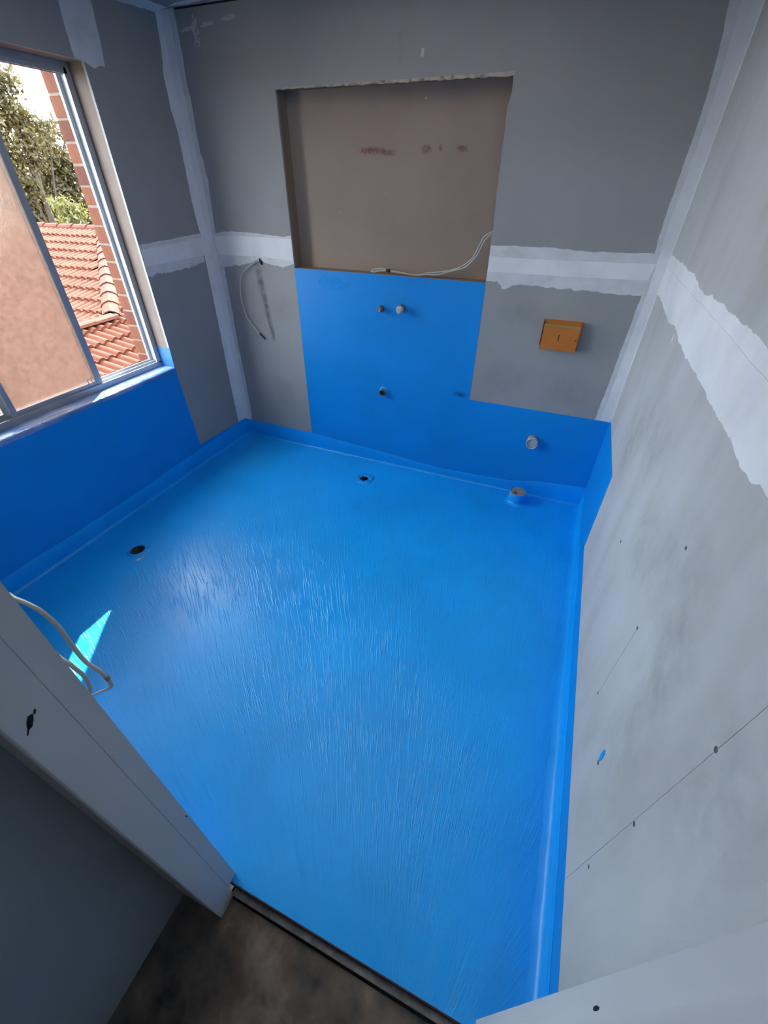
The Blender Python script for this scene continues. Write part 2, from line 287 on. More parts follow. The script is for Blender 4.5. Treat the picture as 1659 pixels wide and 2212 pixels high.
M['stain_red'] = smudge('faded_red_stamp', (0.27, 0.075, 0.07), 0.6, 140, 0.35, 0.6)
M['stain_blue'] = smudge('pale_blue_skim', (0.004, 0.275, 0.735), 1.0, 20, 0.40, 0.62, True)
M['stain_glare'] = smudge('white_residue_and_glare', (0.45, 0.54, 0.65), 1.0, 60, 0.42, 0.62, True)

# ------------------------------------------------------------------ mesh helpers
def obj(name, bm, mat, parent=None, origin=None, smooth=False, kind=None):
    """links a bmesh (world coordinates) as one object with its origin at `origin`"""
    base = Vector((0, 0, 0))
    if parent is not None and origin is None: origin = Vector(parent['_o'])
    if origin is not None:
        base = Vector(origin); bmesh.ops.translate(bm, verts=bm.verts, vec=-base)
    bmesh.ops.recalc_face_normals(bm, faces=bm.faces)
    me = bpy.data.meshes.new(name); bm.to_mesh(me); bm.free()
    if smooth:
        for p in me.polygons: p.use_smooth = True
    for x in (mat if isinstance(mat, list) else [mat]): me.materials.append(x)
    o = bpy.data.objects.new(name, me); C.objects.link(o)
    o['_o'] = tuple(base)
    if parent is not None:
        o.parent = parent; o.location = base - Vector(parent['_o'])
    else: o.location = base
    if kind: o['kind'] = kind
    return o
def thing(name, label, cat, loc, group=None, kind=None):
    o = bpy.data.objects.new(name, None); C.objects.link(o); o.location = loc; o['_o'] = tuple(loc)
    o.empty_display_size = 0.1
    if label: o['label'] = label
    if cat: o['category'] = cat
    if group: o['group'] = group
    if kind: o['kind'] = kind
    return o
def tag(o, label, cat, group=None):
    o['label'] = label; o['category'] = cat
    if group: o['group'] = group
    return o
def box(bm, x0, x1, y0, y1, z0, z1, bev=0.0):
    x0, x1 = min(x0, x1), max(x0, x1); y0, y1 = min(y0, y1), max(y0, y1); z0, z1 = min(z0, z1), max(z0, z1)
    r = bmesh.ops.create_cube(bm, size=1.0)
    for v in r['verts']:
        v.co = Vector(((x0 + x1) / 2 + v.co.x * (x1 - x0), (y0 + y1) / 2 + v.co.y * (y1 - y0), (z0 + z1) / 2 + v.co.z * (z1 - z0)))
    if bev:
        es = list({e for v in r['verts'] for e in v.link_edges})
        bmesh.ops.bevel(bm, geom=es, offset=bev, segments=2, affect='EDGES')
    return bm
def bx(*a, **k): return box(bmesh.new(), *a, **k)
def lift(ax, val, p):
    if ax == 'x': return Vector((val, p[0], p[1]))
    if ax == 'y': return Vector((p[0], val, p[1]))
    return Vector((p[0], p[1], val))
def plate(bm, ax, v0, v1, outer, holes=()):
    """flat slab between ax=v0 and ax=v1 with an outline and holes given in the two other coordinates"""
    loops = [list(outer)] + [list(h) for h in holes]
    tri = tessellate_polygon([[Vector((p[0], p[1], 0)) for p in l] for l in loops])
    flat = [p for l in loops for p in l]
    a = [bm.verts.new(lift(ax, v0, p)) for p in flat]; b = [bm.verts.new(lift(ax, v1, p)) for p in flat]
    for t in tri:
        try:
            bm.faces.new([a[i] for i in t]); bm.faces.new([b[i] for i in reversed(t)])
        except ValueError: pass
    k = 0
    for l in loops:
        n = len(l)
        for i in range(n):
            j = (i + 1) % n
            bm.faces.new((a[k + i], a[k + j], b[k + j], b[k + i]))
        k += n
    return bm
def rect(a0, a1, b0, b1): return [(a0, b0), (a1, b0), (a1, b1), (a0, b1)]
def circ(cx, cy, r, n=28): return [(cx + r * math.cos(2 * math.pi * i / n), cy + r * math.sin(2 * math.pi * i / n)) for i in range(n)]
def jag(pts, amp, step=0.012, seed=0, f=22):
    """resample a polyline and roughen it like a trowelled edge"""
    out = []
    for (a, b) in zip(pts[:-1], pts[1:]):
        d = math.hypot(b[0] - a[0], b[1] - a[1]); n = max(1, int(d / step))
        for i in range(n):
            t = i / n; out.append((a[0] + (b[0] - a[0]) * t, a[1] + (b[1] - a[1]) * t))
    out.append(pts[-1]); r = []
    for k, p in enumerate(out):
        e = min(1, k / 3, (len(out) - 1 - k) / 3)
        n1 = noise.noise((p[0] * f + seed, p[1] * f, seed * 1.7)); n2 = noise.noise((p[0] * f * 3 + seed, p[1] * f * 3, 9.1 + seed))
        n3 = noise.noise((p[0] * f + 31 + seed, p[1] * f, 4.2))
        r.append((p[0] + e * amp * (0.7 * n1 + 0.4 * n2), p[1] + e * amp * (0.7 * n3 + 0.4 * n2)))
    return r
def smooth_path(P, n=6):
    P = [Vector(p) for p in P]; out = []
    for i in range(len(P) - 1):
        p0 = P[max(0, i - 1)]; p1 = P[i]; p2 = P[i + 1]; p3 = P[min(len(P) - 1, i + 2)]
        for k in range(n):
            t = k / n
            out.append(0.5 * ((2 * p1) + (p2 - p0) * t + (2 * p0 - 5 * p1 + 4 * p2 - p3) * t * t + (3 * p1 - p0 - 3 * p2 + p3) * t ** 3))
    out.append(P[-1]); return out
def tube(bm, path, ra, rb=None, seg=8, up=Vector((0, -1, 0))):
    """sweep an ellipse (ra across, rb along `up`) along a path; radii may be lists"""
    n = len(path); rings = []
    for i, p in enumerate(path):
        d = (path[min(n - 1, i + 1)] - path[max(0, i - 1)]).normalized()
        s = d.cross(up)
        if s.length < 1e-4: s = d.cross(Vector((1, 0, 0)))
        s.normalize(); u = s.cross(d).normalized()
        a = ra[i] if isinstance(ra, list) else ra; b = (rb[i] if isinstance(rb, list) else rb) if rb is not None else a
        rings.append([bm.verts.new(p + s * a * math.cos(2 * math.pi * k / seg) + u * b * math.sin(2 * math.pi * k / seg)) for k in range(seg)])
    for i in range(n - 1):
        for k in range(seg):
            bm.faces.new((rings[i][k], rings[i][(k + 1) % seg], rings[i + 1][(k + 1) % seg], rings[i + 1][k]))
    bm.faces.new(rings[0][::-1]); bm.faces.new(rings[-1])
    return bm
def lathe(bm, origin, axis, prof, seg=28, close_start=False, close_end=False, wob=0.0, seed=0):
    """profile of (radius, height along axis)"""
    ax = Vector(axis).normalized(); u = ax.orthogonal().normalized(); v = ax.cross(u); o = Vector(origin); rings = []
    for r, h in prof:
        ring = []
        for k in range(seg):
            a = 2 * math.pi * k / seg
            rr = r * (1 + wob * noise.noise((math.cos(a) * 2 + seed, math.sin(a) * 2, h * 40)))
            ring.append(bm.verts.new(o + ax * h + (u * math.cos(a) + v * math.sin(a)) * rr))
        rings.append(ring)
    for i in range(len(rings) - 1):
        for k in range(seg):
            bm.faces.new((rings[i][k], rings[i][(k + 1) % seg], rings[i + 1][(k + 1) % seg], rings[i + 1][k]))
    if close_start: bm.faces.new(rings[0][::-1])
    if close_end: bm.faces.new(rings[-1])
    return bm
DEC = [0]
def decal(name, mat, parent, ax, val, pts4, label=None):
    """thin soft stain lying on a surface: four corners in plane coordinates"""
    DEC[0] += 1; val += (DEC[0] % 24) * 0.00003 * (1 if ax == 'z' else -1)
    bm = bmesh.new(); uvl = bm.loops.layers.uv.new('UVMap')
    f = bm.faces.new([bm.verts.new(lift(ax, val, p)) for p in pts4])
    for l, uv in zip(f.loops, ((0, 0), (1, 0), (1, 1), (0, 1))): l[uvl].uv = uv
    o = obj(name, bm, mat, parent)
    if label: o['label'] = label
    return o

# ------------------------------------------------------------------ the setting: room shell
drainA = (0.3185, -1.4430, 0.0425); drainB = (1.1937, -0.2580, 0.0330); panP = (2.2340, -0.1000, 0.052)
floor = obj('floor', plate(bmesh.new(), 'z', 0.0, -0.035, rect(0, W, -2.4124, 0), [circ(*drainA), circ(*drainB, n=20), circ(*panP)]), M['membrane_floor'], kind='structure')

wall_back = obj('wall_back', plate(bmesh.new(), 'y', 0.0, 0.013, rect(-0.02, W + 0.02, -0.035, H + 0.02), [rect(X1, X2, NZB, NZT)]), M['board'], kind='structure')
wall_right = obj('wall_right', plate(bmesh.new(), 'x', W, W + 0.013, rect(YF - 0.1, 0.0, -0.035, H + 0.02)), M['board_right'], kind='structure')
wall_left = obj('wall_left', plate(bmesh.new(), 'x', 0.0, -0.013, rect(YF - 0.1, 0.0, -0.035, H + 0.02), [rect(WY0, WY1, WZ0, WZ1)]), M['board'], kind='structure')
bm = plate(bmesh.new(), 'y', YF, YH, [(-0.02, -0.12), (JL - 0.02, -0.12), (JL - 0.02, 2.09), (JR + 0.02, 2.09), (JR + 0.02, -0.12), (W + 0.02, -0.12), (W + 0.02, H + 0.02), (-0.02, H + 0.02)])
wall_front = obj('wall_front', bm, M['board'], kind='structure')
ceiling = obj('ceiling', plate(bmesh.new(), 'z', H, H + 0.013, rect(0, W, YF, 0)), M['ceiling'], kind='structure')

# blue waterproofing on the walls: thin coats with straight masked edges
T = 0.0012
HS = 0.1323; HR = 0.5985
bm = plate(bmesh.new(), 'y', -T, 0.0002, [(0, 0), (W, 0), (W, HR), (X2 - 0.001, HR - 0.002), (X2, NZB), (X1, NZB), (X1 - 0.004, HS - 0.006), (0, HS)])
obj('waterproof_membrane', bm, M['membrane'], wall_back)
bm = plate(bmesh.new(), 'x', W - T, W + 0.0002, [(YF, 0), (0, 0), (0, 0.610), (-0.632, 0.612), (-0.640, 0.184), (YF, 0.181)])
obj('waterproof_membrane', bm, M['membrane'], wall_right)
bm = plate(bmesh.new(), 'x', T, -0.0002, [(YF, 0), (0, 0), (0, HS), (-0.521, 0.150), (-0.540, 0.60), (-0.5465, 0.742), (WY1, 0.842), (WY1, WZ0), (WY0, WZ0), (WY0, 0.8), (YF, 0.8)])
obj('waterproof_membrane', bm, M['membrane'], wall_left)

# lighter blue fillet bands where the walls meet the floor (a lumpy cove)
def cove(name, parent, fn_pt, length, heights, seed, depth=0.016):
    bm = bmesh.new(); n = 90; rows = []
    for i in range(n + 1):
        t = i / n; s = t * length
        hh = heights(s) + 0.004 * noise.noise((s * 14, seed, 0)) + 0.003 * noise.noise((s * 40, seed, 2))
        dd = depth * (1 + 0.25 * noise.noise((s * 9, seed, 5)))
        prof = [(0.0005, hh), (0.0026, hh - 0.004), (0.0030, 0.4 * hh + 0.6 * dd), (0.0038, dd * 1.1), (0.32 * dd, 0.42 * dd), (dd, 0.0022), (dd * 1.7, 0.0002)]
        rows.append([bm.verts.new(fn_pt(s, a, b)) for a, b in prof])
    for i in range(n):
        for k in range(6):
            bm.faces.new((rows[i][k], rows[i + 1][k], rows[i + 1][k + 1], rows[i][k + 1]))
    return obj(name, bm, M['membrane_lighter'], parent, smooth=True)
def interp(tab):
    def f(s):
        for (a, b) in zip(tab[:-1], tab[1:]):
            if s <= b[0]: return a[1] + (b[1] - a[1]) * (s - a[0]) / (b[0] - a[0])
        return tab[-1][1]
    return f
cove('membrane_fillet', wall_back, lambda s, a, b: Vector((s, -T - a, b)), W, interp([(0, HS), (0.6, 0.125)] + DATA['bandtop_back'][1:] + [(W, 0.146)]), 3.1)
cove('membrane_fillet', wall_right, lambda s, a, b: Vector((W - T - a, -s, b)), -YF, interp([(0, 0.146), (0.25, 0.10), (0.6, 0.10), (1.2, 0.09), (2.4, 0.10)]), 7.7, 0.020)
cove('membrane_fillet', wall_left, lambda s, a, b: Vector((T + a, -s, b)), -YF, interp([(0, HS), (0.5, 0.12), (1.3, 0.10), (2.4, 0.12)]), 5.2)
cove('membrane_fillet', wall_front, lambda s, a, b: Vector((s, YF + a, b)), JL - 0.08, interp([(0, 0.12), (2, 0.12)]), 2.2)

# joint compound: feathered outer skim, whiter core
def patch(name, parent, ax, val, outline, mat, t):
    s = 1 if ax == 'x' and val < 1 else -1
    return obj(name, plate(bmesh.new(), ax, val + s * t, val, outline), mat, parent)
f = DATA
o1 = jag(f['bt_left_top'], 0.006, seed=1); o2 = jag(f['bt_left_bot'][::-1], 0.012, seed=2, f=30)
patch('joint_compound', wall_back, 'y', 0.0, o1 + [(X1 - 0.0005, 1.416), (X1 - 0.0005, 1.2675)] + o2, M['feather'], 0.0008)
patch('joint_compound', wall_back, 'y', 0.0, jag([(0.06, 1.392), (0.3, 1.400), (0.632, 1.398)], 0.003, seed=3) + jag([(0.632, 1.288), (0.35, 1.296), (0.06, 1.288)], 0.003, seed=4), M['compound'], 0.0016)
o1 = jag([(X2 + 0.0005, 1.418)] + f['bt_right_top'][1:], 0.006, seed=5); o2 = jag(f['bt_right_bot'][::-1][:-1] + [(X2 + 0.0005, 1.258)], 0.012, seed=6, f=30)
patch('joint_compound', wall_back, 'y', 0.0, o1 + o2, M['feather'], 0.0008)
patch('joint_compound', wall_back, 'y', 0.0, jag([(X2 + 0.0005, 1.372)] + f['bt_right_core_top'][1:], 0.002, seed=7) + jag(f['bt_right_core_bot'][::-1][:-1] + [(X2 + 0.0005, 1.302)], 0.002, seed=8), M['compound'], 0.0018)
# right wall joint
patch('joint_compound', wall_right, 'x', W, jag([(-0.002, 1.405)] + f['rt_top'] + [(YF, 1.425)], 0.010, seed=9, f=18) + jag([(YF, 1.262)] + [(a, b) for a, b in f['rt_bot'][::-1]] + [(-0.002, 1.262)], 0.010, seed=10, f=18), M['compound'], 0.0009)
patch('joint_compound', wall_right, 'x', W, jag([(-0.02, 1.372), (-1.2, 1.388), (YF, 1.392)], 0.004, seed=11, f=8) + jag([(YF, 1.318)] + f['rt_crease'][::-1] + [(-0.02, 1.295)], 0.003, seed=12, f=8), M['compound'], 0.0022)
bits = [(-0.712, 1.237, 0.016), (-0.735, 1.226, 0.008)]
for (a, b, r) in bits:
    patch('compound_fleck', wall_right, 'x', W, jag([(a - r * 0.6, b), (a, b + r), (a + r * 0.5, b), (a, b - r * 1.2), (a - r * 0.6, b)], 0.004, 0.004, 13)[:-1], M['compound'], 0.001)
# left wall joint and the strip above the window
patch('joint_compound', wall_left, 'x', 0.0, jag([(WY1 + 0.002, 1.388)] + f['lt_top'][1:], 0.006, seed=14) + jag(f['lt_bot'][::-1][:-2] + [(-0.505, 1.228), (WY1 + 0.002, 1.238)], 0.012, seed=15, f=30), M['feather'], 0.0009)
patch('joint_compound', wall_left, 'x', 0.0, jag([(WY1 + 0.004, 1.365), (-0.02, 1.385)], 0.003, seed=16) + jag([(-0.02, 1.29), (WY1 + 0.004, 1.285)], 0.003, seed=17), M['compound'], 0.0016)
patch('joint_compound', wall_left, 'x', 0.0, jag([(-0.578, H), (-0.578, 2.252), (-0.586, 2.16), (-0.583, WZ1 + 0.001)], 0.006, seed=18) + jag([(-0.5425, WZ1 + 0.001), (-0.498, 2.065), (-0.463, 2.081), (-0.431, 2.083), (-0.417, 2.194), (-0.40, H)], 0.006, seed=19), M['feather'], 0.0012)
# corners: compound on both faces
cb = [(a, min(b, H)) for a, b in f['cl_back']]
cb[0] = (0.092, H); cb[-1] = (0.066, HS)
patch('corner_compound', wall_back, 'y', 0.0, [(0.0, H)] + jag(cb, 0.006, seed=20) + [(0.0, HS)], M['feather'], 0.0010)
patch('corner_compound', wall_back, 'y', 0.0, [(0.0, H)] + jag([(a * 0.62, b) for a, b in cb], 0.004, seed=21) + [(0.0, HS)], M['compound'], 0.0019)
cl = [(a, min(b, H)) for a, b in f['cl_left']]
cl[0] = (-0.03, H); cl[-1] = (-0.087, HS + 0.003)
patch('corner_compound', wall_left, 'x', 0.0, [(0.0, H)] + jag(cl, 0.005, seed=22) + [(0.0, HS + 0.001)], M['compound'], 0.0011)
cr = [(2.527, H)] + f['cr_back'][:-1] + [(2.548, HR)]
patch('corner_compound', wall_back, 'y', 0.0, [(W, H)] + jag(cr, 0.005, seed=23) + [(W, HR)], M['feather'], 0.0010)
patch('corner_compound', wall_back, 'y', 0.0, [(W, H)] + jag([(W - (W - a) * 0.66, b) for a, b in cr], 0.003, seed=24) + [(W, HR)], M['compound'], 0.0020)
patch('corner_compound', wall_right, 'x', W, [(0, H)] + jag([(-0.016, H), (-0.015, 1.4), (-0.012, 0.62)], 0.003, seed=25) + [(0, 0.62)], M['compound'], 0.0010)
# ceiling joints
patch('ceiling_compound', wall_left, 'x', 0.0, [(-0.62, H), (-0.02, H)] + jag([(-0.02, H - 0.012), (-0.2, H - 0.020), (-0.40, H - 0.028), (-0.62, H - 0.03)], 0.006, seed=26), M['feather'], 0.0014)
obj('ceiling_compound', plate(bmesh.new(), 'z', H - 0.001, H, [(0, 0), (0, -0.9)] + jag([(0.06, -0.9), (0.055, -0.3), (0.07, -0.02)], 0.006, seed=27)), M['feather'], ceiling)
obj('ceiling_compound', plate(bmesh.new(), 'z', H - 0.001, H, jag([(0.09, -0.035), (0.16, -0.06), (0.25, -0.065), (0.30, -0.04), (0.2, -0.022), (0.09, -0.034)], 0.006, seed=28)[:-1]), M['feather'], ceiling)
obj('ceiling_gap', bx(0.10, W, -0.004, -0.0005, H - 0.006, H + 0.001), M['dark'], ceiling)
st = f['ceil_streak']
for k in range(3):
    (a, b), (c, d) = st[k], st[k + 1]
    decal('compound_streak', M['stain_pale'], wall_back, 'y', -0.0006, [(a, b - 0.011), (c, d - 0.011), (c, d + 0.012), (a, b + 0.012)])
decal('compound_streak', M['stain_pale'], wall_back, 'y', -0.0012, [(0.17, 2.18), (0.23, 2.18), (0.24, 2.33), (0.18, 2.33)])
decal('compound_streak', M['stain_pale'], wall_back, 'y', -0.0006, [(1.392, 2.090), (1.412, 2.088), (1.418, 2.128), (1.398, 2.132)])
decal('pencil_smudge', M['stain_soft'], wall_back, 'y', -0.0006, [(1.290, 2.07), (1.318, 2.07), (1.318, 2.20), (1.290, 2.20)])
# smears on the boards
sm = f['smear']
for k in range(3):
    (a, b), (c, d) = sm[k], sm[k + 1]
    w = 0.028 - 0.004 * k
    decal('damp_smear', M['stain_dark'], wall_back, 'y', -0.0006, [(a - w, b + 0.03), (c - w, d - 0.03), (c + w, d - 0.03), (a + w, b + 0.03)])
for (x, z, a, b) in [(0.50, 1.00, 0.10, 0.09), (0.44, 0.42, 0.09, 0.12), (2.05, 1.12, 0.16, 0.08), (2.0, 0.75, 0.18, 0.10), (2.35, 0.74, 0.15, 0.10)]:
    decal('board_scuff', M['stain_soft'], wall_back, 'y', -0.0004, rect(x - a, x + a, z - b, z + b))
for (y, z, a, b) in [(-1.42, 0.86, 0.20, 0.16), (-1.75, 0.98, 0.22, 0.16), (-1.9, 0.72, 0.12, 0.3), (-1.05, 1.02, 0.25, 0.14), (-2.15, 1.0, 0.16, 0.22), (-0.7, 0.85, 0.22, 0.2)]:
    decal('board_scuff', M['stain_soft'], wall_right, 'x', W - 0.0004, rect(y - a, y + a, z - b, z + b))
for (x, z, a, b) in [(0.90, 1.185, 0.15, 0.045), (1.28, 1.125, 0.12, 0.035)]:
    decal('membrane_skim', M['stain_blue'], wall_back, 'y', -T - 0.0004, rect(x - a, x + a, z - b, z + b))
M['stain_blue_dark'] = smudge('membrane_scuff', (0.0, 0.11, 0.24), 0.7, 18, 0.30, 0.6)
decal('membrane_scuff', M['stain_blue_dark'], wall_back, 'y', -T - 0.0004, rect(1.70, 1.80, 0.60, 0.64))
# screw fixings and set-out lines on the right wall
for k, (y, z) in enumerate(f['holes_right']):
    bm = lathe(bmesh.new(), (W, y, z), (-1, 0, 0), [(0.0050, 0.0), (0.0044, 0.0012), (0.002, 0.0008)], 12, close_end=True, wob=0.5, seed=k)
    obj('screw_hole', bm, M['hole'], wall_right, smooth=True)
for (y0, z0, y1, z1) in [(-2.0945, 1.16, -2.075, 0.14), (-1.6615, 0.764, -1.662, 0.447)]:
    bm = bmesh.new(); w = 0.0006
    plate(bm, 'x', W - 0.0005, W, [(y0 - w, z0), (y0 + w, z0), (y1 + w, z1), (y1 - w, z1)])
    obj('set_out_line', bm, M['pencil_shade'], wall_right)
(y, z) = f['bluepatch'][0]
bm = plate(bmesh.new(), 'x', W - 0.0012, W, jag([(y - 0.010, z), (y - 0.007, z + 0.024), (y + 0.003, z + 0.030), (y + 0.009, z + 0.012), (y + 0.006, z - 0.010), (y - 0.004, z - 0.026), (y - 0.010, z)], 0.003, 0.006, 31)[:-1])
obj('membrane_dab', bm, M['membrane_lighter'], wall_right)
obj('screw_hole', lathe(bmesh.new(), (W, y - 0.006, z - 0.028), (-1, 0, 0), [(0.006, 0), (0.005, 0.0016)], 10, close_end=True), M['hole'], wall_right)

# recess in the back wall
bm = bmesh.new(); plate(bm, 'y', ND, ND + 0.012, rect(X1 - 0.03, X2 + 0.03, NZB - 0.03, NZT + 0.03))
recess_back = obj('recess_back', bm, M['recess'], wall_back)
obj('recess_side', bx(X1 - 0.02, X1, 0.013, ND, NZB - 0.01, NZT + 0.01), M['recess_side'], wall_back)
obj('recess_side', bx(X2, X2 + 0.02, 0.013, ND, NZB - 0.01, NZT + 0.01), M['recess_side'], wall_back)
obj('recess_ledge', bx(X1, X2, 0.013, ND, NZB - 0.02, NZB - 0.0005), M['recess_side'], wall_back)
obj('recess_head', bx(X1, X2, 0.013, ND, NZT, NZT + 0.02), M['recess_side'], wall_back)
# ragged board edges at the head and the right side of the recess
bm = plate(bmesh.new(), 'y', -0.0006, 0.0135, jag([(X1, NZT - 0.004), (0.9, NZT - 0.006), (1.3, NZT - 0.009), (X2, NZT - 0.012)], 0.006, 0.010, 33, 40) + [(X2, NZT + 0.001), (X1, NZT + 0.001)])
obj('ragged_edge', bm, M['ragged'], wall_back)
bm = plate(bmesh.new(), 'y', -0.0004, 0.0134, [(X2 + 0.0005, NZB + 0.002), (X2 + 0.0005, NZT)] + jag([(X2 - 0.003, NZT - 0.004), (X2 - 0.001, NZT - 0.06), (X2 - 0.010, NZT - 0.10), (X2 - 0.008, NZT - 0.3), (X2 - 0.003, NZB + 0.25), (X2 - 0.001, NZB + 0.002)], 0.005, 0.012, 34, 30))
obj('ragged_edge', bm, M['board'], wall_back)
# faded mirror-image stamp on the paper of the recess board
def text_mesh(s, size):
    cu = bpy.data.curves.new('stamp_text', 'FONT'); cu.body = s; cu.size = size; cu.align_x = 'CENTER'; cu.align_y = 'CENTER'
    to = bpy.data.objects.new('stamp_text', cu); C.objects.link(to)
    bpy.context.view_layer.update()
    me = bpy.data.meshes.new_from_object(to.evaluated_get(bpy.context.evaluated_depsgraph_get()))
    bpy.data.objects.remove(to); bpy.data.curves.remove(cu); return me
def stamp(s, x, z, wid, hei):
    me = text_mesh(s, 0.1); bm = bmesh.new(); bm.from_mesh(me); bpy.data.meshes.remove(me)
    xs = [v.co.x for v in bm.verts]; ys = [v.co.y for v in bm.verts]
    sx = wid / (max(xs) - min(xs)); sy = hei / (max(ys) - min(ys)); cx = (max(xs) + min(xs)) / 2; cy = (max(ys) + min(ys)) / 2
    for v in bm.verts: v.co = Vector((x - (v.co.x - cx) * sx, ND - 0.0005, z + (v.co.y - cy) * sy))
    o = obj('stamped_text', bm, M['stamp'], recess_back)
    return o
M['stamp'] = mottled('faded_stamp_ink', [(0.3, (0.25, 0.11, 0.095)), (0.6, (0.20, 0.075, 0.068))], 60, 0.9)
stamp('GYPROCK', 1.122, 1.796, 0.135, 0.017)
for (x, z, a, b) in [(1.122, 1.796, 0.075, 0.018), (1.215, 1.787, 0.045, 0.014), (1.418, 1.798, 0.032, 0.020), (1.489, 1.803, 0.010, 0.018), (1.60, 1.797, 0.030, 0.014)]:
    decal('ink_smudge', M['stain_red'], recess_back, 'y', ND - 0.0003, rect(x - a, x + a, z - b, z + b))
for (x, z, r) in [(1.20, 1.62, 0.005), (1.40, 1.98, 0.007), (0.92, 1.53, 0.003)]:
    decal('plaster_fleck', M['stain_pale'], recess_back, 'y', ND - 0.0003, rect(x - r, x + r, z - r, z + r))

# ------------------------------------------------------------------ window
win = thing('window_1', None, None, (-0.13, -1.22, WZ0), kind='structure')
obj('reveal_board', bx(-0.105, -0.0135, WY1, WY1 + 0.012, WZ0 - 0.01, WZ1 + 0.012), M['reveal'], win)
obj('reveal_board', bx(-0.105, -0.0135, WY0 - 0.012, WY0, WZ0 - 0.01, WZ1 + 0.012), M['reveal'], win)
obj('head_lining', bx(-0.105, -0.0135, WY0, WY1, WZ1, WZ1 + 0.012), M['reveal'], win)
bm = bmesh.new()                                    # corner trim along the plaster edge
box(bm, -0.004, 0.0022, WY1 - 0.0012, WY1 + 0.004, 0.84, WZ1)
obj('edge_bead', bm, M['pencil_shade'], win)
# sill: trowelled membrane with an uneven front edge
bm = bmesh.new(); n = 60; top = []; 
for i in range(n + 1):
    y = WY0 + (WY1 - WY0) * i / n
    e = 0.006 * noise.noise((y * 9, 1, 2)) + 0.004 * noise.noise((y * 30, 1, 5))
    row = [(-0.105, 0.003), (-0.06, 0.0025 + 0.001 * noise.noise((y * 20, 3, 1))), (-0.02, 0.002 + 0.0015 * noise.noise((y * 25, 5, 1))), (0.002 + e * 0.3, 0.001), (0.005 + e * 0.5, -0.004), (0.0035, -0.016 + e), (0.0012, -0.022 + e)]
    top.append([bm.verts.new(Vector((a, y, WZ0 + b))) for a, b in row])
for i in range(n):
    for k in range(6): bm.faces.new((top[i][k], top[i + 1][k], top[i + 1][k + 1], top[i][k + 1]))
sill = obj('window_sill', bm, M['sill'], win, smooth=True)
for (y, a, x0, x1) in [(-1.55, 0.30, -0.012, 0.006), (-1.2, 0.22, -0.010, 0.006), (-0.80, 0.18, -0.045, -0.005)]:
    decal('residue_and_glare', M['stain_glare'], sill, 'z', WZ0 + 0.0042, [(x0, y - a), (x1, y - a), (x1, y + a), (x0, y + a)])  # pale strips on the sill: dried skim mixed with painted glare
# membrane turned up on to the reveal
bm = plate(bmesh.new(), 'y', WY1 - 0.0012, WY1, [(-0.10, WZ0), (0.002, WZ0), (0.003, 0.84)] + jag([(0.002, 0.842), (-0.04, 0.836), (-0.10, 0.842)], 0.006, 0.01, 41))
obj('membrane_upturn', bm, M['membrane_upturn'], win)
# outer aluminium frame
fx0, fx1 = -0.165, -0.100
bm = bmesh.new()
box(bm, fx0, fx1, WY0, WY1, WZ0, WZ0 + 0.022, 0.001); box(bm, fx1 - 0.006, fx1, WY0, WY1, WZ0 + 0.02, WZ0 + 0.034); box(bm, -0.136, -0.131, WY0, WY1, WZ0 + 0.02, WZ0 + 0.040); box(bm, fx0, -0.158, WY0, WY1, WZ0 + 0.02, WZ0 + 0.046)
obj('frame_sill', bm, M['alu'], win)
bm = bmesh.new()
box(bm, fx0, fx1, WY1 - 0.020, WY1 - 0.001, WZ0 + 0.022, WZ1, 0.001); box(bm, fx1 - 0.012, fx1, WY1 - 0.034, WY1 - 0.018, WZ0 + 0.034, WZ1 - 0.02, 0.001); box(bm, fx0, -0.150, WY1 - 0.040, WY1 - 0.018, WZ0 + 0.034, WZ1 - 0.02, 0.001)
obj('frame_jamb', bm, M['alu'], win)
obj('frame_jamb', bx(fx0, fx1, WY0 + 0.001, WY0 + 0.03, WZ0 + 0.022, WZ1, bev=0.001), M['alu'], win)
bm = bmesh.new(); box(bm, fx0, fx1, WY0 + 0.03, WY1 - 0.02, WZ1 - 0.022, WZ1 - 0.0005, 0.001); box(bm, fx1 - 0.006, fx1, WY0 + 0.03, WY1 - 0.02, WZ1 - 0.04, WZ1 - 0.02); box(bm, -0.136, -0.131, WY0 + 0.03, WY1 - 0.02, WZ1 - 0.04, WZ1 - 0.02)
obj('frame_head', bm, M['alu'], win)
def sash(name, y0, y1, x0, x1, w0, w1, rail, pane='glass'):
    z0, z1 = WZ0 + 0.024, WZ1 - 0.024
    bm = bmesh.new()
    box(bm, x0, x1, y0, y0 + w0, z0, z1, 0.0012); box(bm, x0, x1, y1 - w1, y1, z0, z1, 0.0012)
    box(bm, x0 + 0.002, x1 - 0.002, y0 + w0, y1 - w1, z0, z0 + rail, 0.0012); box(bm, x0 + 0.002, x1 - 0.002, y0 + w0, y1 - w1, z1 - rail, z1, 0.0012)
    o = obj(name, bm, M['alu'], win)
    xm = (x0 + x1) / 2
    obj('glass_pane', bx(xm - 0.002, xm + 0.002, y0 + w0 - 0.004, y1 - w1 + 0.004, z0 + rail - 0.004, z1 - rail + 0.004), M[pane], o)
    return o
s1 = sash('sliding_sash', -1.468, -0.968, -0.130, -0.108, 0.026, 0.034, 0.030)
bm = bmesh.new(); box(bm, -0.108, -0.1045, -1.052, -1.049, 0.768, 0.796); box(bm, -0.108, -0.1045, -1.030, -1.027, 0.768, 0.796); box(bm, -0.108, -0.1045, -1.052, -1.027, 0.793, 0.796); box(bm, -0.108, -0.1045, -1.052, -1.027, 0.768, 0.771)
obj('sash_latch', bm, M['alu'], s1)
s2 = sash('fixed_panel', -1.860, -1.440, -0.157, -0.138, 0.026, 0.045, 0.028, 'clear_glass')
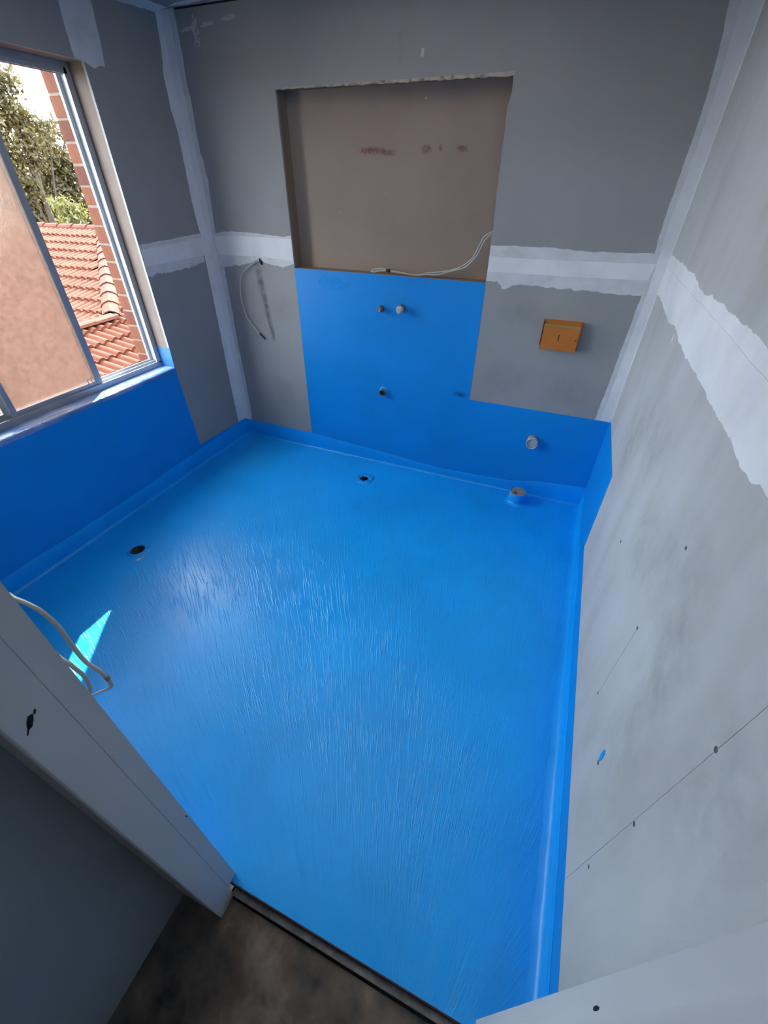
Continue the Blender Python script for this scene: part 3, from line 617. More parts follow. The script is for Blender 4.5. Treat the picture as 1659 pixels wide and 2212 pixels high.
s3 = sash('fixed_panel', -2.229, -1.834, -0.130, -0.108, 0.026, 0.034, 0.028, 'clear_glass')  # unseen clear panel, added to bring more daylight to the room's front

# outside leaf of the wall, real bricks on the reveal and the sill course
ex = thing('wall_exterior', None, None, (-0.22, -1.22, 0.0), kind='structure')
bm = plate(bmesh.new(), 'x', -0.2695, -0.168, rect(-4.3, 1.6, -3.0, 3.2), [rect(WY0 - 0.03, -0.5575, 0.640, WZ1 + 0.04)])
obj('mortar_bed', bm, M['mortar'], ex)
def brick_mesh(sx, sy, sz, name):
    bm = bx(-sx / 2, sx / 2, -sy / 2, sy / 2, -sz / 2, sz / 2, bev=0.0)
    for v in bm.verts: v.co += Vector((noise.noise(v.co * 50), noise.noise(v.co * 50 + Vector((3, 1, 2))), noise.noise(v.co * 60))) * 0.002
    me = bpy.data.meshes.new(name); bm.to_mesh(me); bm.free(); return me
brick_mes = []
for k in range(3):
    me = brick_mesh(0.104, 0.10, 0.075, 'brick'); me.materials.append(M['bricks'][k]); brick_mes.append(me)
rng = random.Random(4)
z = 0.700
while z < WZ1 + 0.06:
    o = bpy.data.objects.new('brick', brick_mes[rng.choice((0, 0, 1, 1, 2))]); C.objects.link(o); o.parent = ex
    o.location = Vector((-0.219 + rng.uniform(-.002, .002), -0.509 + rng.uniform(-.0015, .0015), z + 0.0375)) - Vector(ex['_o'])
    z += 0.086
y = -0.60
for me0 in (0,):
    sm_ = [brick_mesh(0.13, 0.076, 0.075, 'brick') for _ in range(3)]
    for k, me in enumerate(sm_): me.materials.append(M['bricks'][k])
    while y > WY0:
        o = bpy.data.objects.new('brick', sm_[rng.choice((0, 1, 2))]); C.objects.link(o); o.parent = ex
        o.location = Vector((-0.235, y, 0.6715)) - Vector(ex['_o']); y -= 0.086

# ------------------------------------------------------------------ doorway and hall
door = thing('door_1', None, None, ((JL + JR) / 2, YH, 0.0), kind='structure')
ST = -2.4284
bm = bx(JL - 0.02, JL, YF, ST, 0.0, 2.07)
for v in bm.verts:
    if v.co.z < 0.5: v.co.z = -0.004
jl = obj('door_lining', bm, M['white_paint'], door)
bm = bx(JL - 0.02, JL + 0.012, YH, ST, ZH, 2.07, bev=0.0015)
js = obj('door_stop', bm, M['white_paint'], door)
jr = obj('door_lining', bx(JR, JR + 0.02, YF, ST, -0.03, 2.07), M['white_paint'], door)
js2 = obj('door_stop', bx(JR - 0.012, JR + 0.02, YH, ST, ZH, 2.07, bev=0.0015), M['white_paint'], door)
obj('door_head', bx(JL, JR, YH, YF, 2.07, 2.09), M['white_paint'], door)
obj('shadow_strip', bx(JL - 0.001, JL + 0.0004, ST - 0.001, -2.4247, 0.0, 2.07), M['pencil_shade'], door)  # thin grey strip painting in the shadow line beside the stop
def chip(parent, x, y, z, ry, rz, d, seed, ang=0.0):
    ca, sa = math.cos(ang), math.sin(ang); pts = []
    for k in range(14):
        a = 2 * math.pi * k / 14; q = 1 + 0.35 * noise.noise((math.cos(a) * 2, math.sin(a) * 2, seed))
        u, v = ry * q * math.cos(a), rz * q * math.sin(a); pts.append((y + u * ca - v * sa, z + u * sa + v * ca))
    return obj('paint_chip', plate(bmesh.new(), 'x', x + d, x - d * 0.2, pts), M['dark'], parent)
chip(js, JL + 0.012, -2.4630, 1.104, 0.0042, 0.011, 0.0004, 1, -0.5)
chip(js, JL + 0.012, -2.4528, 1.112, 0.0016, 0.004, 0.0004, 2, -0.5)
chip(js, JL + 0.012, -2.4690, 1.096, 0.0012, 0.010, 0.0004, 3, -0.6)
chip(jl, JL, -2.3965, 0.52, 0.0012, 0.006, 0.0004, 4)
chip(jr, JR, -2.4150, 0.957, 0.0020, 0.010, -0.0008, 5)
# threshold: maroon edge trim, concrete ledge, dark gap, hall slab
obj('trim_1', bx(JL - 0.01, JR + 0.02, -2.4152, -2.4126, -0.035, -0.0012), M['step_trim'], kind='structure')
obj('trim_2', bx(JL + 0.012, JR, -2.4340, -2.4154, -0.06, -0.026, bev=0.002), M['step'], kind='structure')
obj('floor_hall', plate(bmesh.new(), 'z', ZH, ZH - 0.03, [(1.58, -4.2), (2.95, -4.2), (2.95, YH - 0.0), (JR + 0.0, YH - 0.0), (JR, -2.4415), (JL - 0.01, -2.4395), (JL - 0.02, YH), (1.58, YH)]), M['hall_floor'], kind='structure')
obj('trim_3', bx(-0.1, 3.0, -4.25, 0.05, -0.145, -0.112), M['dark'], kind='structure')
obj('wall_hall_left', bx(1.60, 1.6126, -4.2, YH, ZH - 0.06, H + 0.02), M['hall_paint'], kind='structure')
obj('wall_hall_right', bx(2.95, 2.965, -4.2, YH, ZH - 0.02, H + 0.02), M['hall_paint'], kind='structure')
obj('wall_hall_front', bx(W, 2.95, YH, YH + 0.08, ZH - 0.02, H + 0.02), M['hall_paint'], kind='structure')
obj('wall_hall_back', plate(bmesh.new(), 'y', -4.215, -4.2, rect(1.6, 2.965, ZH - 0.06, H + 0.02), [rect(2.12, 2.34, 1.28, 1.54)]), M['hall_paint'], kind='structure')  # unseen opening added so daylight brightens the hall
obj('ceiling_hall', bx(1.6, 2.965, -4.2, YH, H, H + 0.013), M['ceiling'], kind='structure')

# ------------------------------------------------------------------ plumbing
t = thing('floor_waste_pipe', 'round open drain pipe collar in the blue floor below the window', 'drain', (drainA[0], drainA[1], 0))
cx, cy, r = drainA
obj('pipe_rim', lathe(bmesh.new(), (cx, cy, 0), (0, 0, 1), [(r + 0.020, 0.0004), (r + 0.010, 0.002), (r + 0.005, 0.008), (r + 0.002, 0.012), (r - 0.001, 0.0125), (r - 0.003, 0.010), (r - 0.003, -0.03)], 36, wob=0.02), M['membrane_lighter'], t, smooth=True)
obj('pipe_bore', lathe(bmesh.new(), (cx, cy, 0), (0, 0, 1), [(r - 0.0032, 0.004), (r - 0.0034, -0.02), (r - 0.004, -0.16)], 30, close_end=True), M['pipe_inside'], t, smooth=True)
decal('residue_and_glare', M['stain_glare'], floor, 'z', 0.0012, [(cx + 0.03, cy - 0.10), (cx + 0.075, cy - 0.06), (cx + 0.085, cy + 0.0), (cx + 0.055, cy - 0.035)])
M['membrane_drain'] = membrane('blue_membrane_patch', (0.003, 0.33, 0.84), False, 0.3)
t = thing('floor_drain', 'dark drain hole in a lumpy square recess of the floor near the back wall', 'drain', (drainB[0], drainB[1], 0))
cx, cy, r = drainB
bm = bmesh.new(); n = 48; rings = []
for j, (q, h) in enumerate([(0.074, 0.0003), (0.066, 0.004), (0.057, 0.008), (0.047, 0.003), (r + 0.004, 0.007), (r - 0.003, -0.004)]):
    ring = []
    for k in range(n):
        a = 2 * math.pi * k / n; ca, sa = math.cos(a), math.sin(a)
        sq = 1 / max(abs(ca), abs(sa)); w = [.6, .6, .5, .3, 0, 0][j]; rr = q * (1 - w + w * sq * 0.82) * (1 + (0.10 * noise.noise((ca * 2.5, sa * 2.5, 7.7)) if j < 4 else 0))
        hh = h + (0.012 * noise.noise((ca * 4.5, sa * 4.5, j * 0.9)) - (0.004 if ca < -0.55 and j < 4 else 0) if 0 < j < 5 else 0)
        ring.append(bm.verts.new(Vector((cx + rr * ca, cy + rr * sa, max(hh, 0.0004) if j < 5 else hh))))
    rings.append(ring)
for j in range(5):
    for k in range(n): bm.faces.new((rings[j][k], rings[j][(k + 1) % n], rings[j + 1][(k + 1) % n], rings[j + 1][k]))
obj('drain_surround', bm, M['membrane_drain'], t, smooth=True)
obj('pipe_bore', lathe(bmesh.new(), (cx, cy, 0), (0, 0, 1), [(r - 0.0022, 0.0), (r - 0.003, -0.03), (r - 0.004, -0.14)], 24, close_end=True), M['dark'], t, smooth=True)

t = thing('toilet_outlet_pipe', 'short upright toilet waste pipe coated blue, plugged with a dusty grey bung', 'pipe', (panP[0], panP[1], 0))
cx, cy, r = panP
obj('pipe_body', lathe(bmesh.new(), (cx, cy, 0), (0, 0, 1), [(r + 0.032, 0.0006), (r + 0.014, 0.004), (r + 0.006, 0.013), (r + 0.003, 0.03), (r + 0.002, 0.074), (r + 0.0005, 0.0755), (r - 0.002, 0.074), (r - 0.003, 0.066)], 36, wob=0.012, seed=4), M['membrane_lighter'], t, smooth=True)
bm = bmesh.new(); rings = []
for j, q in enumerate((r - 0.0028, 0.038, 0.024, 0.010)):
    rings.append([bm.verts.new(Vector((cx + q * math.cos(2 * math.pi * k / 28), cy + q * math.sin(2 * math.pi * k / 28), 0.0725 + (0 if j == 0 else 0.004 * noise.noise((q * 60 * math.cos(k * .224), q * 60 * math.sin(k * .224), 3.3)))))) for k in range(28)])
for j in range(3):
    for k in range(28): bm.faces.new((rings[j][k], rings[j][(k + 1) % 28], rings[j + 1][(k + 1) % 28], rings[j + 1][k]))
bm.faces.new(rings[3])
obj('pipe_plug', bm, M['rag'], t, smooth=True)
obj('plug_hollow', lathe(bmesh.new(), (cx - 0.016, cy - 0.022, 0.0752), (0, 0, 1), [(0.0145, -0.003), (0.012, 0.0012), (0.004, 0.0006)], 16, close_end=True, wob=0.4), M['hole'], t, smooth=True)
obj('bare_chip', bx(cx - 0.048, cx - 0.040, cy - 0.036, cy - 0.031, 0.052, 0.074), M['pvc_white'], t)

t = thing('cistern_inlet_pipe', 'white capped pipe stub poking out of the blue back wall above the toilet pipe', 'pipe', (2.243, 0.0, 0.400))
cx, cz = 2.2430, 0.4000
obj('pipe_collar', lathe(bmesh.new(), (cx, -T, cz), (0, -1, 0), [(0.036, 0.0), (0.032, 0.003), (0.030, 0.010), (0.029, 0.020)], 30), M['brass'], t, smooth=True)
obj('pipe_end', lathe(bmesh.new(), (cx, 0, cz), (0, -1, 0), [(0.031, 0.010), (0.0345, 0.013), (0.0350, 0.048), (0.0340, 0.0505), (0.0325, 0.0505), (0.0315, 0.048), (0.0310, 0.040)], 32), M['pvc_white'], t, smooth=True)
obj('end_cap', lathe(bmesh.new(), (cx, 0, cz), (0, -1, 0), [(0.0312, 0.036), (0.020, 0.0395), (0.006, 0.040)], 30, close_end=True), M['pvc_white'], t, smooth=True)

t = thing('basin_waste_pipe', 'small open grey waste pipe stub low on the blue part of the back wall', 'pipe', (1.234, 0.0, 0.556))
cx, cz = 1.2340, 0.5560
obj('pipe_collar', lathe(bmesh.new(), (cx, -T, cz), (0, -1, 0), [(0.034, 0.0), (0.028, 0.003), (0.0245, 0.010)], 28, wob=0.05), M['membrane_lighter'], t, smooth=True)
obj('pipe_end', lathe(bmesh.new(), (cx, 0, cz), (0, -1, 0), [(0.0225, 0.0), (0.0228, 0.030), (0.0222, 0.032), (0.0205, 0.032), (0.0198, 0.030), (0.0195, 0.0), (0.0190, -0.06)], 28), M['pvc_grey'], t, smooth=True)
obj('pipe_bore', lathe(bmesh.new(), (cx, 0, cz), (0, -1, 0), [(0.0196, 0.020), (0.0192, -0.01), (0.018, -0.055)], 24, close_end=True), M['dark'], t, smooth=True)

t = thing('left_tap_stub', 'narrow dull brass water pipe stub, the left one of the pair under the recess', 'pipe', (1.216, 0.0, 1.071))
cx, cz = 1.2160, 1.0710
obj('pipe_sleeve', lathe(bmesh.new(), (cx, -T, cz), (0, -1, 0), [(0.019, 0.0), (0.017, 0.004), (0.0165, 0.028), (0.0155, 0.030), (0.012, 0.030)], 24), M['brass'], t, smooth=True)
obj('pipe_tip', lathe(bmesh.new(), (cx, 0, cz), (0, -1, 0), [(0.0130, 0.028), (0.0138, 0.032), (0.0140, 0.046), (0.0130, 0.0485), (0.0100, 0.0485), (0.0092, 0.046), (0.004, 0.046)], 24, close_end=True), M['pvc_grey'], t, smooth=True)
t = thing('right_tap_stub', 'wider water pipe stub with a round pale cap, right one of the pair', 'pipe', (1.348, 0.0, 1.082))
cx, cz = 1.3480, 1.0820
obj('pipe_sleeve', lathe(bmesh.new(), (cx, -T, cz), (0, -1, 0), [(0.022, 0.0), (0.020, 0.004), (0.0185, 0.030)], 24), M['brass'], t, smooth=True)
obj('end_cap', lathe(bmesh.new(), (cx, 0, cz), (0, -1, 0), [(0.0185, 0.028), (0.0215, 0.031), (0.0222, 0.046), (0.0205, 0.050), (0.008, 0.0515), (0.002, 0.0515)], 28, close_end=True), M['cap'], t, smooth=True)
obj('cap_dimple', lathe(bmesh.new(), (cx - 0.003, 0, cz + 0.004), (0, -1, 0), [(0.0030, 0.0505), (0.0026, 0.0520)], 10, close_end=True), M['dark'], t)

# ------------------------------------------------------------------ orange cistern service box
t = thing('service_box', 'orange plastic access box with a dark slot on the grey board right of the recess', 'box', (2.25, 0.0, 1.03))
x0, x1, z0, z1 = 2.1555, 2.3450, 0.9610, 1.0985
bm = bmesh.new(); vs_ = []
for (a, b, c) in [(x0, 0.0, z0 + 0.004), (x1, 0.0, z0 + 0.004), (x1, 0.0, z1 + 0.006), (x0, 0.0, z1 + 0.006), (x0 + 0.003, -0.044, z0), (x1 - 0.002, -0.044, z0), (x1 - 0.003, -0.044, z1 - 0.009), (x0 + 0.004, -0.044, z1 - 0.009)]:
    vs_.append(bm.verts.new((a, b, c)))
for q in [(4, 5, 6, 7), (0, 1, 5, 4), (2, 3, 7, 6), (1, 2, 6, 5), (3, 0, 4, 7), (0, 3, 2, 1)]: bm.faces.new([vs_[k] for k in q])
bmesh.ops.bevel(bm, geom=[e for e in bm.edges if all(v.co.y < -0.02 for v in e.verts)], offset=0.0015, segments=2, affect='EDGES')
obj('box_body', bm, M['orange'], t)
bm = bmesh.new(); vs_ = [bm.verts.new(p) for p in [(x0 + 0.003, -0.0452, z1 - 0.0200), (x1 - 0.003, -0.0452, z1 - 0.0190), (x1 - 0.003, -0.0448, z1 - 0.0090), (x0 + 0.004, -0.0448, z1 - 0.0090), (x0 + 0.003, -0.043, z1 - 0.0200), (x1 - 0.003, -0.043, z1 - 0.0190), (x1 - 0.003, -0.0425, z1 - 0.0085), (x0 + 0.004, -0.0425, z1 - 0.0085)]]
for q in [(0, 1, 2, 3), (4, 7, 6, 5), (0, 4, 5, 1), (2, 6, 7, 3), (1, 5, 6, 2), (0, 3, 7, 4)]: bm.faces.new([vs_[k] for k in q])
obj('top_bevel', bm, M['ochre'], t)['label'] = 'ochre bevelled top edge'
for sx, zz in ((x0 - 0.0012, 0.982), (x1 - 0.0042, 0.972)):
    bm = bx(sx, sx + 0.0052, -0.0455, 0.0, zz, z1 + 0.004)
    obj('side_flange', bm, M['orange_dark'], t)
obj('slot', bx(2.2425, 2.2462, -0.0449, -0.0400, 1.012, 1.043), M['slot'], t)
obj('side_catch', bx(2.326, 2.334, -0.0447, -0.0400, 1.018, 1.026), M['orange_dark'], t)

# ------------------------------------------------------------------ cables
def cable3(pts): return smooth_path([Vector(p) for p in pts], 6)
P = f['tip']; n = len(P)
path = []
for k, (x, zc) in enumerate(P):
    path.append((x, [0.004, -0.012, -0.020, -0.022, -0.022, -0.020, -0.018, -0.015, -0.012, -0.010][k], zc))
t = thing('wall_cable_tail', 'white cable looping out of the left grey board with black taped ends', 'cable', (P[0][0], 0, P[0][1]))
full = cable3(path)
obj('sheath', tube(bmesh.new(), full, 0.0036, 0.0036, 8), M['cable'], t, smooth=True)
obj('taped_end', tube(bmesh.new(), full[-9:] , 0.0052, 0.0052, 8), M['tape'], t, smooth=True)
bm = bmesh.new(); tube(bm, [Vector((P[0][0] + 0.004, -0.0005, P[0][1] - 0.022)), Vector((P[0][0] + 0.001, -0.008, P[0][1] - 0.004)), Vector((P[0][0] - 0.008, -0.0065, P[0][1] + 0.013))], [0.006, 0.009, 0.004], [0.003, 0.005, 0.003], 8)
obj('taped_outlet', bm, M['tape'], t, smooth=True)

t = thing('recess_cable', 'pair of white cables lying along the bottom of the brown recess, taped black', 'cable', (1.5, 0.06, NZB))
pa = [(x, 0.050 if k > 1 else 0.030, max(zc, NZB + 0.004)) for k, (x, zc) in enumerate(f['niche_a'])]
pb = [(x, 0.046 if k > 1 else 0.026, max(zc - 0.001, NZB + 0.004)) for k, (x, zc) in enumerate(f['niche_b'])]
pa[0] = (X2 + 0.008, 0.020, pa[0][2] + 0.004); pb[0] = (X2 + 0.008, 0.018, pb[0][2] + 0.006)
fa, fb = cable3(pa), cable3(pb)
obj('cable_strand', tube(bmesh.new(), fa, 0.0040, 0.0028, 8), M['cable'], t, smooth=True)
obj('cable_strand', tube(bmesh.new(), fb, 0.0040, 0.0028, 8), M['cable'], t, smooth=True)
obj('tape_wrap', tube(bmesh.new(), [Vector((1.2235, 0.048, 1.2636)), Vector((1.2375, 0.048, 1.2632)), Vector((1.2510, 0.048, 1.2626))], 0.0085, 0.0060, 10), M['tape'], t, smooth=True)

c1 = [Vector(p) for p in f['cab1']]; c2 = [Vector(p) for p in f['cab2']]
t = thing('door_cable', 'long white twin cable curling out from the wall behind the left door lining', 'cable', (1.20, YF, 0.98))
p = [Vector((1.20, YF + 0.004, 0.965)), Vector((1.26, -2.350, 0.985))] + c1
ful = smooth_path(p, 5); nn = len(ful)
ra = [0.0068 if k < nn * 0.72 else 0.0068 - 0.0038 * min(1, (k - nn * 0.72) / (nn * 0.1)) for k in range(nn)]
obj('sheath', tube(bmesh.new(), ful, ra, [x * 0.62 for x in ra], 10), M['cable'], t, smooth=True)
k0 = int(nn * 0.655)
obj('tape_mark', tube(bmesh.new(), ful[k0:k0 + 3], 0.0072, 0.0047, 10), M['pvc_grey'], t, smooth=True)
t = thing('short_door_cable', 'short white cable tail bent down close against the left door lining', 'cable', (1.36, YF, 0.875))
p = [Vector((1.36, YF + 0.004, 0.878))] + c2
obj('sheath', tube(bmesh.new(), smooth_path(p, 5), 0.0062, 0.0040, 10), M['cable'], t, smooth=True)

# ------------------------------------------------------------------ outside: tiled roof
K = 0.8
cv = Vector(cam.location)
R0 = cv + (Vector((-10.7955, 7.8098, 0.57)) - cv) * K
ph, slp = R(3), R(16)
ee = Vector((math.cos(ph), math.sin(ph), 0)); dn = Vector((ee.y, -ee.x, 0)); ZZ = Vector((0, 0, 1))
dA = (dn * math.cos(slp) - ZZ * math.sin(slp)); nA = ee.cross(dA); nA = nA if nA.z > 0 else -nA
dD = (ee * math.cos(slp) - ZZ * math.sin(slp)); bD = -dn; nD = bD.cross(dD); nD = nD if nD.z > 0 else -nD
house = thing('tiled_house', 'house with an orange terracotta tiled hip roof seen through the window', 'house', (R0.x, R0.y, -3.2))
PW, EX, TL = 0.150, 0.352, 0.41
def tile_bm(bm, mtx):
    prof = [(0.0, 0.0), (0.034, 0.0), (0.050, 0.022), (0.076, 0.037), (0.104, 0.037), (0.130, 0.022), (0.150, 0.0)]
    xs = [(a + PW * j, b) for j in range(2) for a, b in prof[(1 if j else 0):]]
    lift0, lift1 = 0.004, 0.048
    A = [bm.verts.new(mtx @ Vector((a, 0, b + lift0))) for a, b in xs]
    B = [bm.verts.new(mtx @ Vector((a, TL, b + lift1))) for a, b in xs]
    B2 = [bm.verts.new(mtx @ Vector((a, TL, b + lift1))) for a, b in xs]
    Cc = [bm.verts.new(mtx @ Vector((a, TL - 0.002, b * 0.8 + lift1 - 0.030))) for a, b in xs]
    for k in range(len(xs) - 1):
        bm.faces.new((A[k], A[k + 1], B[k + 1], B[k])).smooth = True; bm.faces.new((B2[k], B2[k + 1], Cc[k + 1], Cc[k]))
tmes = []
for k in range(3):
    bm = bmesh.new(); tile_bm(bm, Matrix.Identity(4))
    me = bpy.data.meshes.new('roof_tile'); bm.to_mesh(me); bm.free(); me.materials.append(M['tiles'][k]); tmes.append(me)
def frame(o, ax, ay, az): 
    m = Matrix((ax, ay, az)).transposed().to_4x4(); m.translation = o; return m
rng = random.Random(11)
HO = Vector(house['_o'])
cells = []       # (matrix, priority)
# plane A: columns along ee, rows down dA; the hip cuts it at e = d*cos(slope)
rows = 13
for r_ in range(rows):
    d0 = 0.10 + r_ * EX
    c_ = -30
    while True:
        e0 = c_ * 2 * PW
        if e0 + PW > (d0 + TL * 0.5) * math.cos(slp): break
        o = R0 + ee * e0 + dA * d0
        if d0 + TL > 3.55 and e0 > 2.85: break
        vis = (-3.3 < e0) and d0 < 4.3
        cells.append((frame(o, ee, dA, nA), 0 if vis else 2)); c_ += 1
# plane D: columns along bD, rows down dD; bounded on the left by the hip, then by the lower ridge
for r_ in range(19):
    d0 = 0.05 + r_ * EX
    off = (r_ % 2) * PW
    if d0 + TL < 3.50: left = -(d0 + TL * 0.4) * math.cos(slp)
    else: left = -9.0
    for c_ in range(-32, 4):
        b0 = c_ * 2 * PW + off
        if b0 + PW < left: continue
        o = R0 + bD * b0 + dD * d0
        vis = (b0 < left + 1.6 and d0 > 1.0 and d0 + TL < 3.5) or (d0 + TL >= 3.5 and -5.0 < b0 < -2.6 and d0 < 4.9)
        cells.append((frame(o, bD, dD, nD), 1 if vis else 2))
keep = [c for c in cells if c[1] < 2]; rest = [c for c in cells if c[1] == 2]
keep.sort(key=lambda c: (c[0].translation - cv).length)
rest += keep[298:]; keep = keep[:298]
for m, _ in keep:
    o = bpy.data.objects.new('roof_tile', tmes[rng.choice((0, 0, 1, 2))]); C.objects.link(o); o.parent = house
    jit = Matrix.Translation((rng.uniform(-.003, .003), rng.uniform(-.006, .006), rng.uniform(-.002, .003))) @ Matrix.Rotation(rng.uniform(-.008, .008), 4, 'Z')
    mm = m @ jit; o.matrix_local = Matrix.Translation(-HO) @ mm
bm = bmesh.new()
for m, _ in rest: tile_bm(bm, m)
obj('roof_tile_field', bm, M['tiles'][0], house, kind='stuff')
# decks under the tiles and the far slope of the lower ridge
def quad(bm, pts): bm.faces.new([bm.verts.new(p) for p in pts])
bm = bmesh.new()
hipb = lambda s: R0 + (ee + dn) / math.sqrt(2) * s - ZZ * (math.tan(slp) / math.sqrt(2) * s)
quad(bm, [R0 - ee * 9.2 - nA * .012, R0 - nA * .012, R0 + ee * 4.6 + dA * 4.79 - nA * .012, R0 - ee * 9.2 + dA * 4.79 - nA * .012])
quad(bm, [R0 - nD * .012, R0 + bD * 1.2 - nD * .012, R0 + bD * 1.2 + dD * 6.7 - nD * .012, R0 - bD * 9.0 + dD * 6.7 - nD * .012 if False else R0 + bD * (-9.0) + dD * 6.7 - nD * .012, R0 + bD * (-9.0) + dD * 3.45 - nD * .012, R0 + bD * (-3.32) + dD * 3.45 - nD * .012])
rl0 = R0 + bD * (-3.36) + dD * 3.46; rl1 = R0 + bD * (-9.0) + dD * 3.46
back = Vector((-ee.x, -ee.y, 0)) * math.cos(slp) - ZZ * math.sin(slp)
quad(bm, [rl0 - nD * .02, rl1 - nD * .02, rl1 + back * 3.0, rl0 + back * 3.0])
obj('roof_deck', bm, M['tiles'][2], house)
obj('house_wall', bx(R0.x - 5, R0.x + 5.2, R0.y - 8.5, R0.y + 2.5, -3.2, R0.z - 2.0), M['house_wall'], house)
def ridge_run(p0, p1, n1, n2, n, half=0.135, over=0.05, h=0.075):
    d = (p1 - p0); L_ = d.length; d.normalize(); up = ((n1 + n2) * 0.5).normalized(); s = d.cross(up).normalized(); up = s.cross(d).normalized()
    s1 = n1.cross(d).normalized(); s2 = d.cross(n2).normalized()
    if s1.dot(s) < 0: s1 = -s1
    if s2.dot(s) > 0: s2 = -s2
    st_ = L_ / n
    for k in range(n):
        bm = bmesh.new(); secs = []
        for (q, w, z_) in ((k * st_ - 0.005, half * 0.90, h - 0.016), ((k + 1) * st_ + over, half, h + 0.008)):
            c0 = p0 + d * q; pts = []
            for a, z2 in ((1, 0), (0.86, 0.55), (0.45, 0.90), (0, 1.0), (-0.45, 0.90), (-0.86, 0.55), (-1, 0)):
                side = s1 if a >= 0 else s2
                pts.append(c0 + side * abs(a) * w + up * (z_ * z2) - up * 0.0)
            secs.append((pts, [q_ - up * 0.02 for q_ in pts]))
        (t0, u0), (t1, u1) = secs
        T0 = [bm.verts.new(p) for p in t0]; T1 = [bm.verts.new(p) for p in t1]; U1 = [bm.verts.new(p - d * 0.003) for p in u1]
        for j in range(6):
            bm.faces.new((T0[j], T0[j + 1], T1[j + 1], T1[j])); bm.faces.new((T1[j], T1[j + 1], U1[j + 1], U1[j]))
        bm.faces.new(T1) if False else None
        obj('ridge_tile', bm, M['ridge'], house)
ridge_run(R0 - ee * 7.6 + nA * 0.02, R0 + ZZ * 0.02, nA, Vector((-nA.x, -nA.y, nA.z)) , 17)
ridge_run(hipb(0.10) + ZZ * 0.035, hipb(4.52) + ZZ * 0.045, nA, nD, 11, 0.150)
nB = Vector((-nD.x, -nD.y, nD.z))
ridge_run(rl1 + ZZ * 0.03 , rl0 + ZZ * 0.03 + bD * 0.05, nB, nD, 13, 0.135)

# ground far below and trees beyond the roof
obj('ground', plate(bmesh.new(), 'z', -3.2, -3.3, rect(-90, 60, -60, 70)), M['ground'], kind='structure')

def tree(name, label, base, trunk_h, blobs, leaf, count, size, seed, group=None, bark='bark'):
    rg = random.Random(seed); base = Vector(base)
    t = thing(name, label, 'tree', base, group)
    bm = bmesh.new()
    topc = Vector(blobs[0][0])
    tr = smooth_path([base, base.lerp(topc, 0.35) + Vector((rg.uniform(-.2, .2), rg.uniform(-.2, .2), 0)), base.lerp(topc, 0.7), topc], 4)
    tube(bm, tr, [0.16 - 0.11 * k / (len(tr) - 1) for k in range(len(tr))], None, 8, Vector((1, 0, 0)))
    for (c, r) in blobs[1:]:
        c = Vector(c); s = tr[int(len(tr) * rg.uniform(0.35, 0.7))]
        br = smooth_path([s, s.lerp(c, 0.5) + Vector((0, 0, 0.3)), c], 3)
        tube(bm, br, [0.06 - 0.04 * k / (len(br) - 1) for k in range(len(br))], None, 6, Vector((1, 0, 0)))
    obj('trunk', bm, M[bark], t, smooth=True)
    bm = bmesh.new()
    tot = sum(r[0] * r[1] * r[2] for _, r in blobs)
    for c, r in blobs:
        c = Vector(c)
        k = int(count * (r[0] * r[1] * r[2]) / tot)
        # leaf clumps: little clouds of leaves on the blob's shell
        clumps = max(6, k // 22)
        for q in range(clumps):
            u = Vector((rg.gauss(0, 1), rg.gauss(0, 1), rg.gauss(0, 1))).normalized() * (rg.random() ** 0.33)
            cc = c + Vector((u.x * r[0], u.y * r[1], u.z * r[2])); cr_ = rg.uniform(0.20, 0.42)
            for _ in range(22):
                p = cc + Vector((rg.gauss(0, .5), rg.gauss(0, .5), rg.gauss(0, .38))) * cr_
                a = Vector((rg.gauss(0, 1), rg.gauss(0, 1), rg.gauss(0, .7))).normalized(); b = a.orthogonal().normalized()
                b = (Matrix.Rotation(rg.uniform(0, 6.28), 3, a) @ b); cx_ = a.cross(b); s_ = size * rg.uniform(0.6, 1.3)
                bm.faces.new([bm.verts.new(p - b * s_), bm.verts.new(p + cx_ * s_ * .42), bm.verts.new(p + b * s_), bm.verts.new(p - cx_ * s_ * .42)])
    me_o = obj('foliage', bm, M[leaf], t, kind='stuff')
    return t
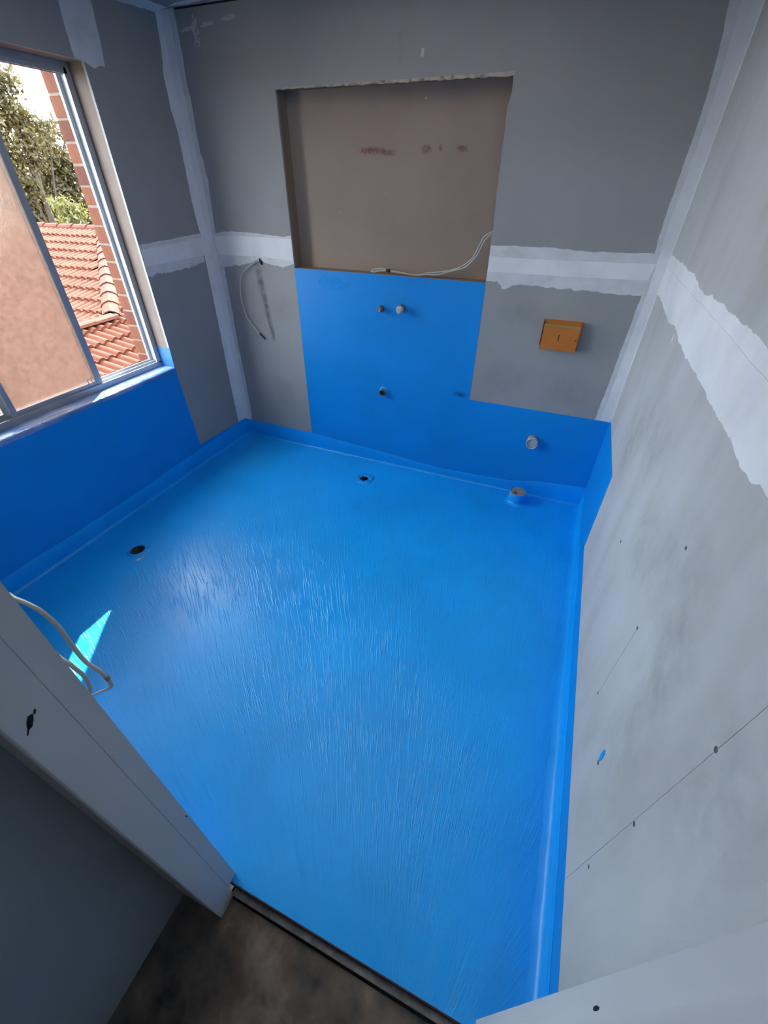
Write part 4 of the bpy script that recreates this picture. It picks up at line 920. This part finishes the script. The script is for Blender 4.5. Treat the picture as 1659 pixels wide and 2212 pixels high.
tree('tall_tree', 'tall olive green tree at the left edge of the window view', (-17.49, 11.08, -3.2), 0, [((-17.49, 11.08, 3.64), (0.54, 0.54, 0.51)), ((-17.4, 11.2, 4.33), (0.5, 0.5, 0.45)), ((-17.24, 11.43, 3.34), (0.56, 0.56, 0.28)), ((-17.59, 10.92, 2.59), (0.81, 0.81, 0.61)), ((-16.9, 11.9, 3.29), (0.43, 0.43, 0.2)), ((-17.95, 10.39, 3.64), (0.77, 0.77, 0.77)), ((-17.95, 10.39, 1.6), (0.84, 0.84, 0.63)), ((-18.44, 9.59, 2.05), (0.91, 0.91, 0.91))], 'leaf_olive', 11000, 0.09, 3, None)
tree('spreading_tree', 'broad dull green tree behind the roof ridge beside the brick edge', (-19.52, 13.4, -3.2), 0, [((-19.52, 13.4, 2.37), (0.8, 0.8, 0.63)), ((-19.04, 14.04, 3.13), (0.3, 0.3, 0.24)), ((-19.57, 13.33, 3.03), (0.52, 0.52, 0.36)), ((-19.36, 13.61, 1.77), (0.58, 0.58, 0.48)), ((-18.98, 14.11, 2.13), (0.17, 0.17, 0.24)), ((-19.13, 13.92, 1.04), (0.39, 0.39, 0.65)), ((-18.98, 14.11, 0.36), (0.37, 0.37, 0.74)), ((-19.79, 13.02, 1.21), (1.02, 1.02, 0.71)), ((-20.37, 12.16, 0.74), (0.82, 0.82, 0.66))], 'leaf_olive', 11000, 0.095, 5, None)
tree('dry_shrub', 'brownish shrub filling the gap just above the tiled ridge', (-24.97, 16.09, -3.2), 0, [((-24.97, 16.09, 0.72), (0.7, 0.7, 0.86)), ((-25.27, 15.64, 1.11), (0.6, 0.6, 1.0)), ((-24.69, 16.49, 0.1), (0.64, 0.64, 0.51)), ((-23.91, 17.55, 0.08), (0.54, 0.54, 0.63)), ((-25.87, 14.69, 0.35), (0.97, 0.97, 0.78))], 'leaf_brown', 9000, 0.13, 7, None)
tree('lime_bush', 'sunlit yellow green bush in front of the darker trees', (-15.14, 10.07, -3.2), 0, [((-15.14, 10.07, 0.95), (0.24, 0.24, 0.17)), ((-14.99, 10.28, 0.77), (0.26, 0.26, 0.2)), ((-15.12, 10.1, 0.58), (0.2, 0.2, 0.14))], 'leaf_lime', 900, 0.08, 9, None)

for o in list(C.objects):
    if '_o' in o.keys(): del o['_o']
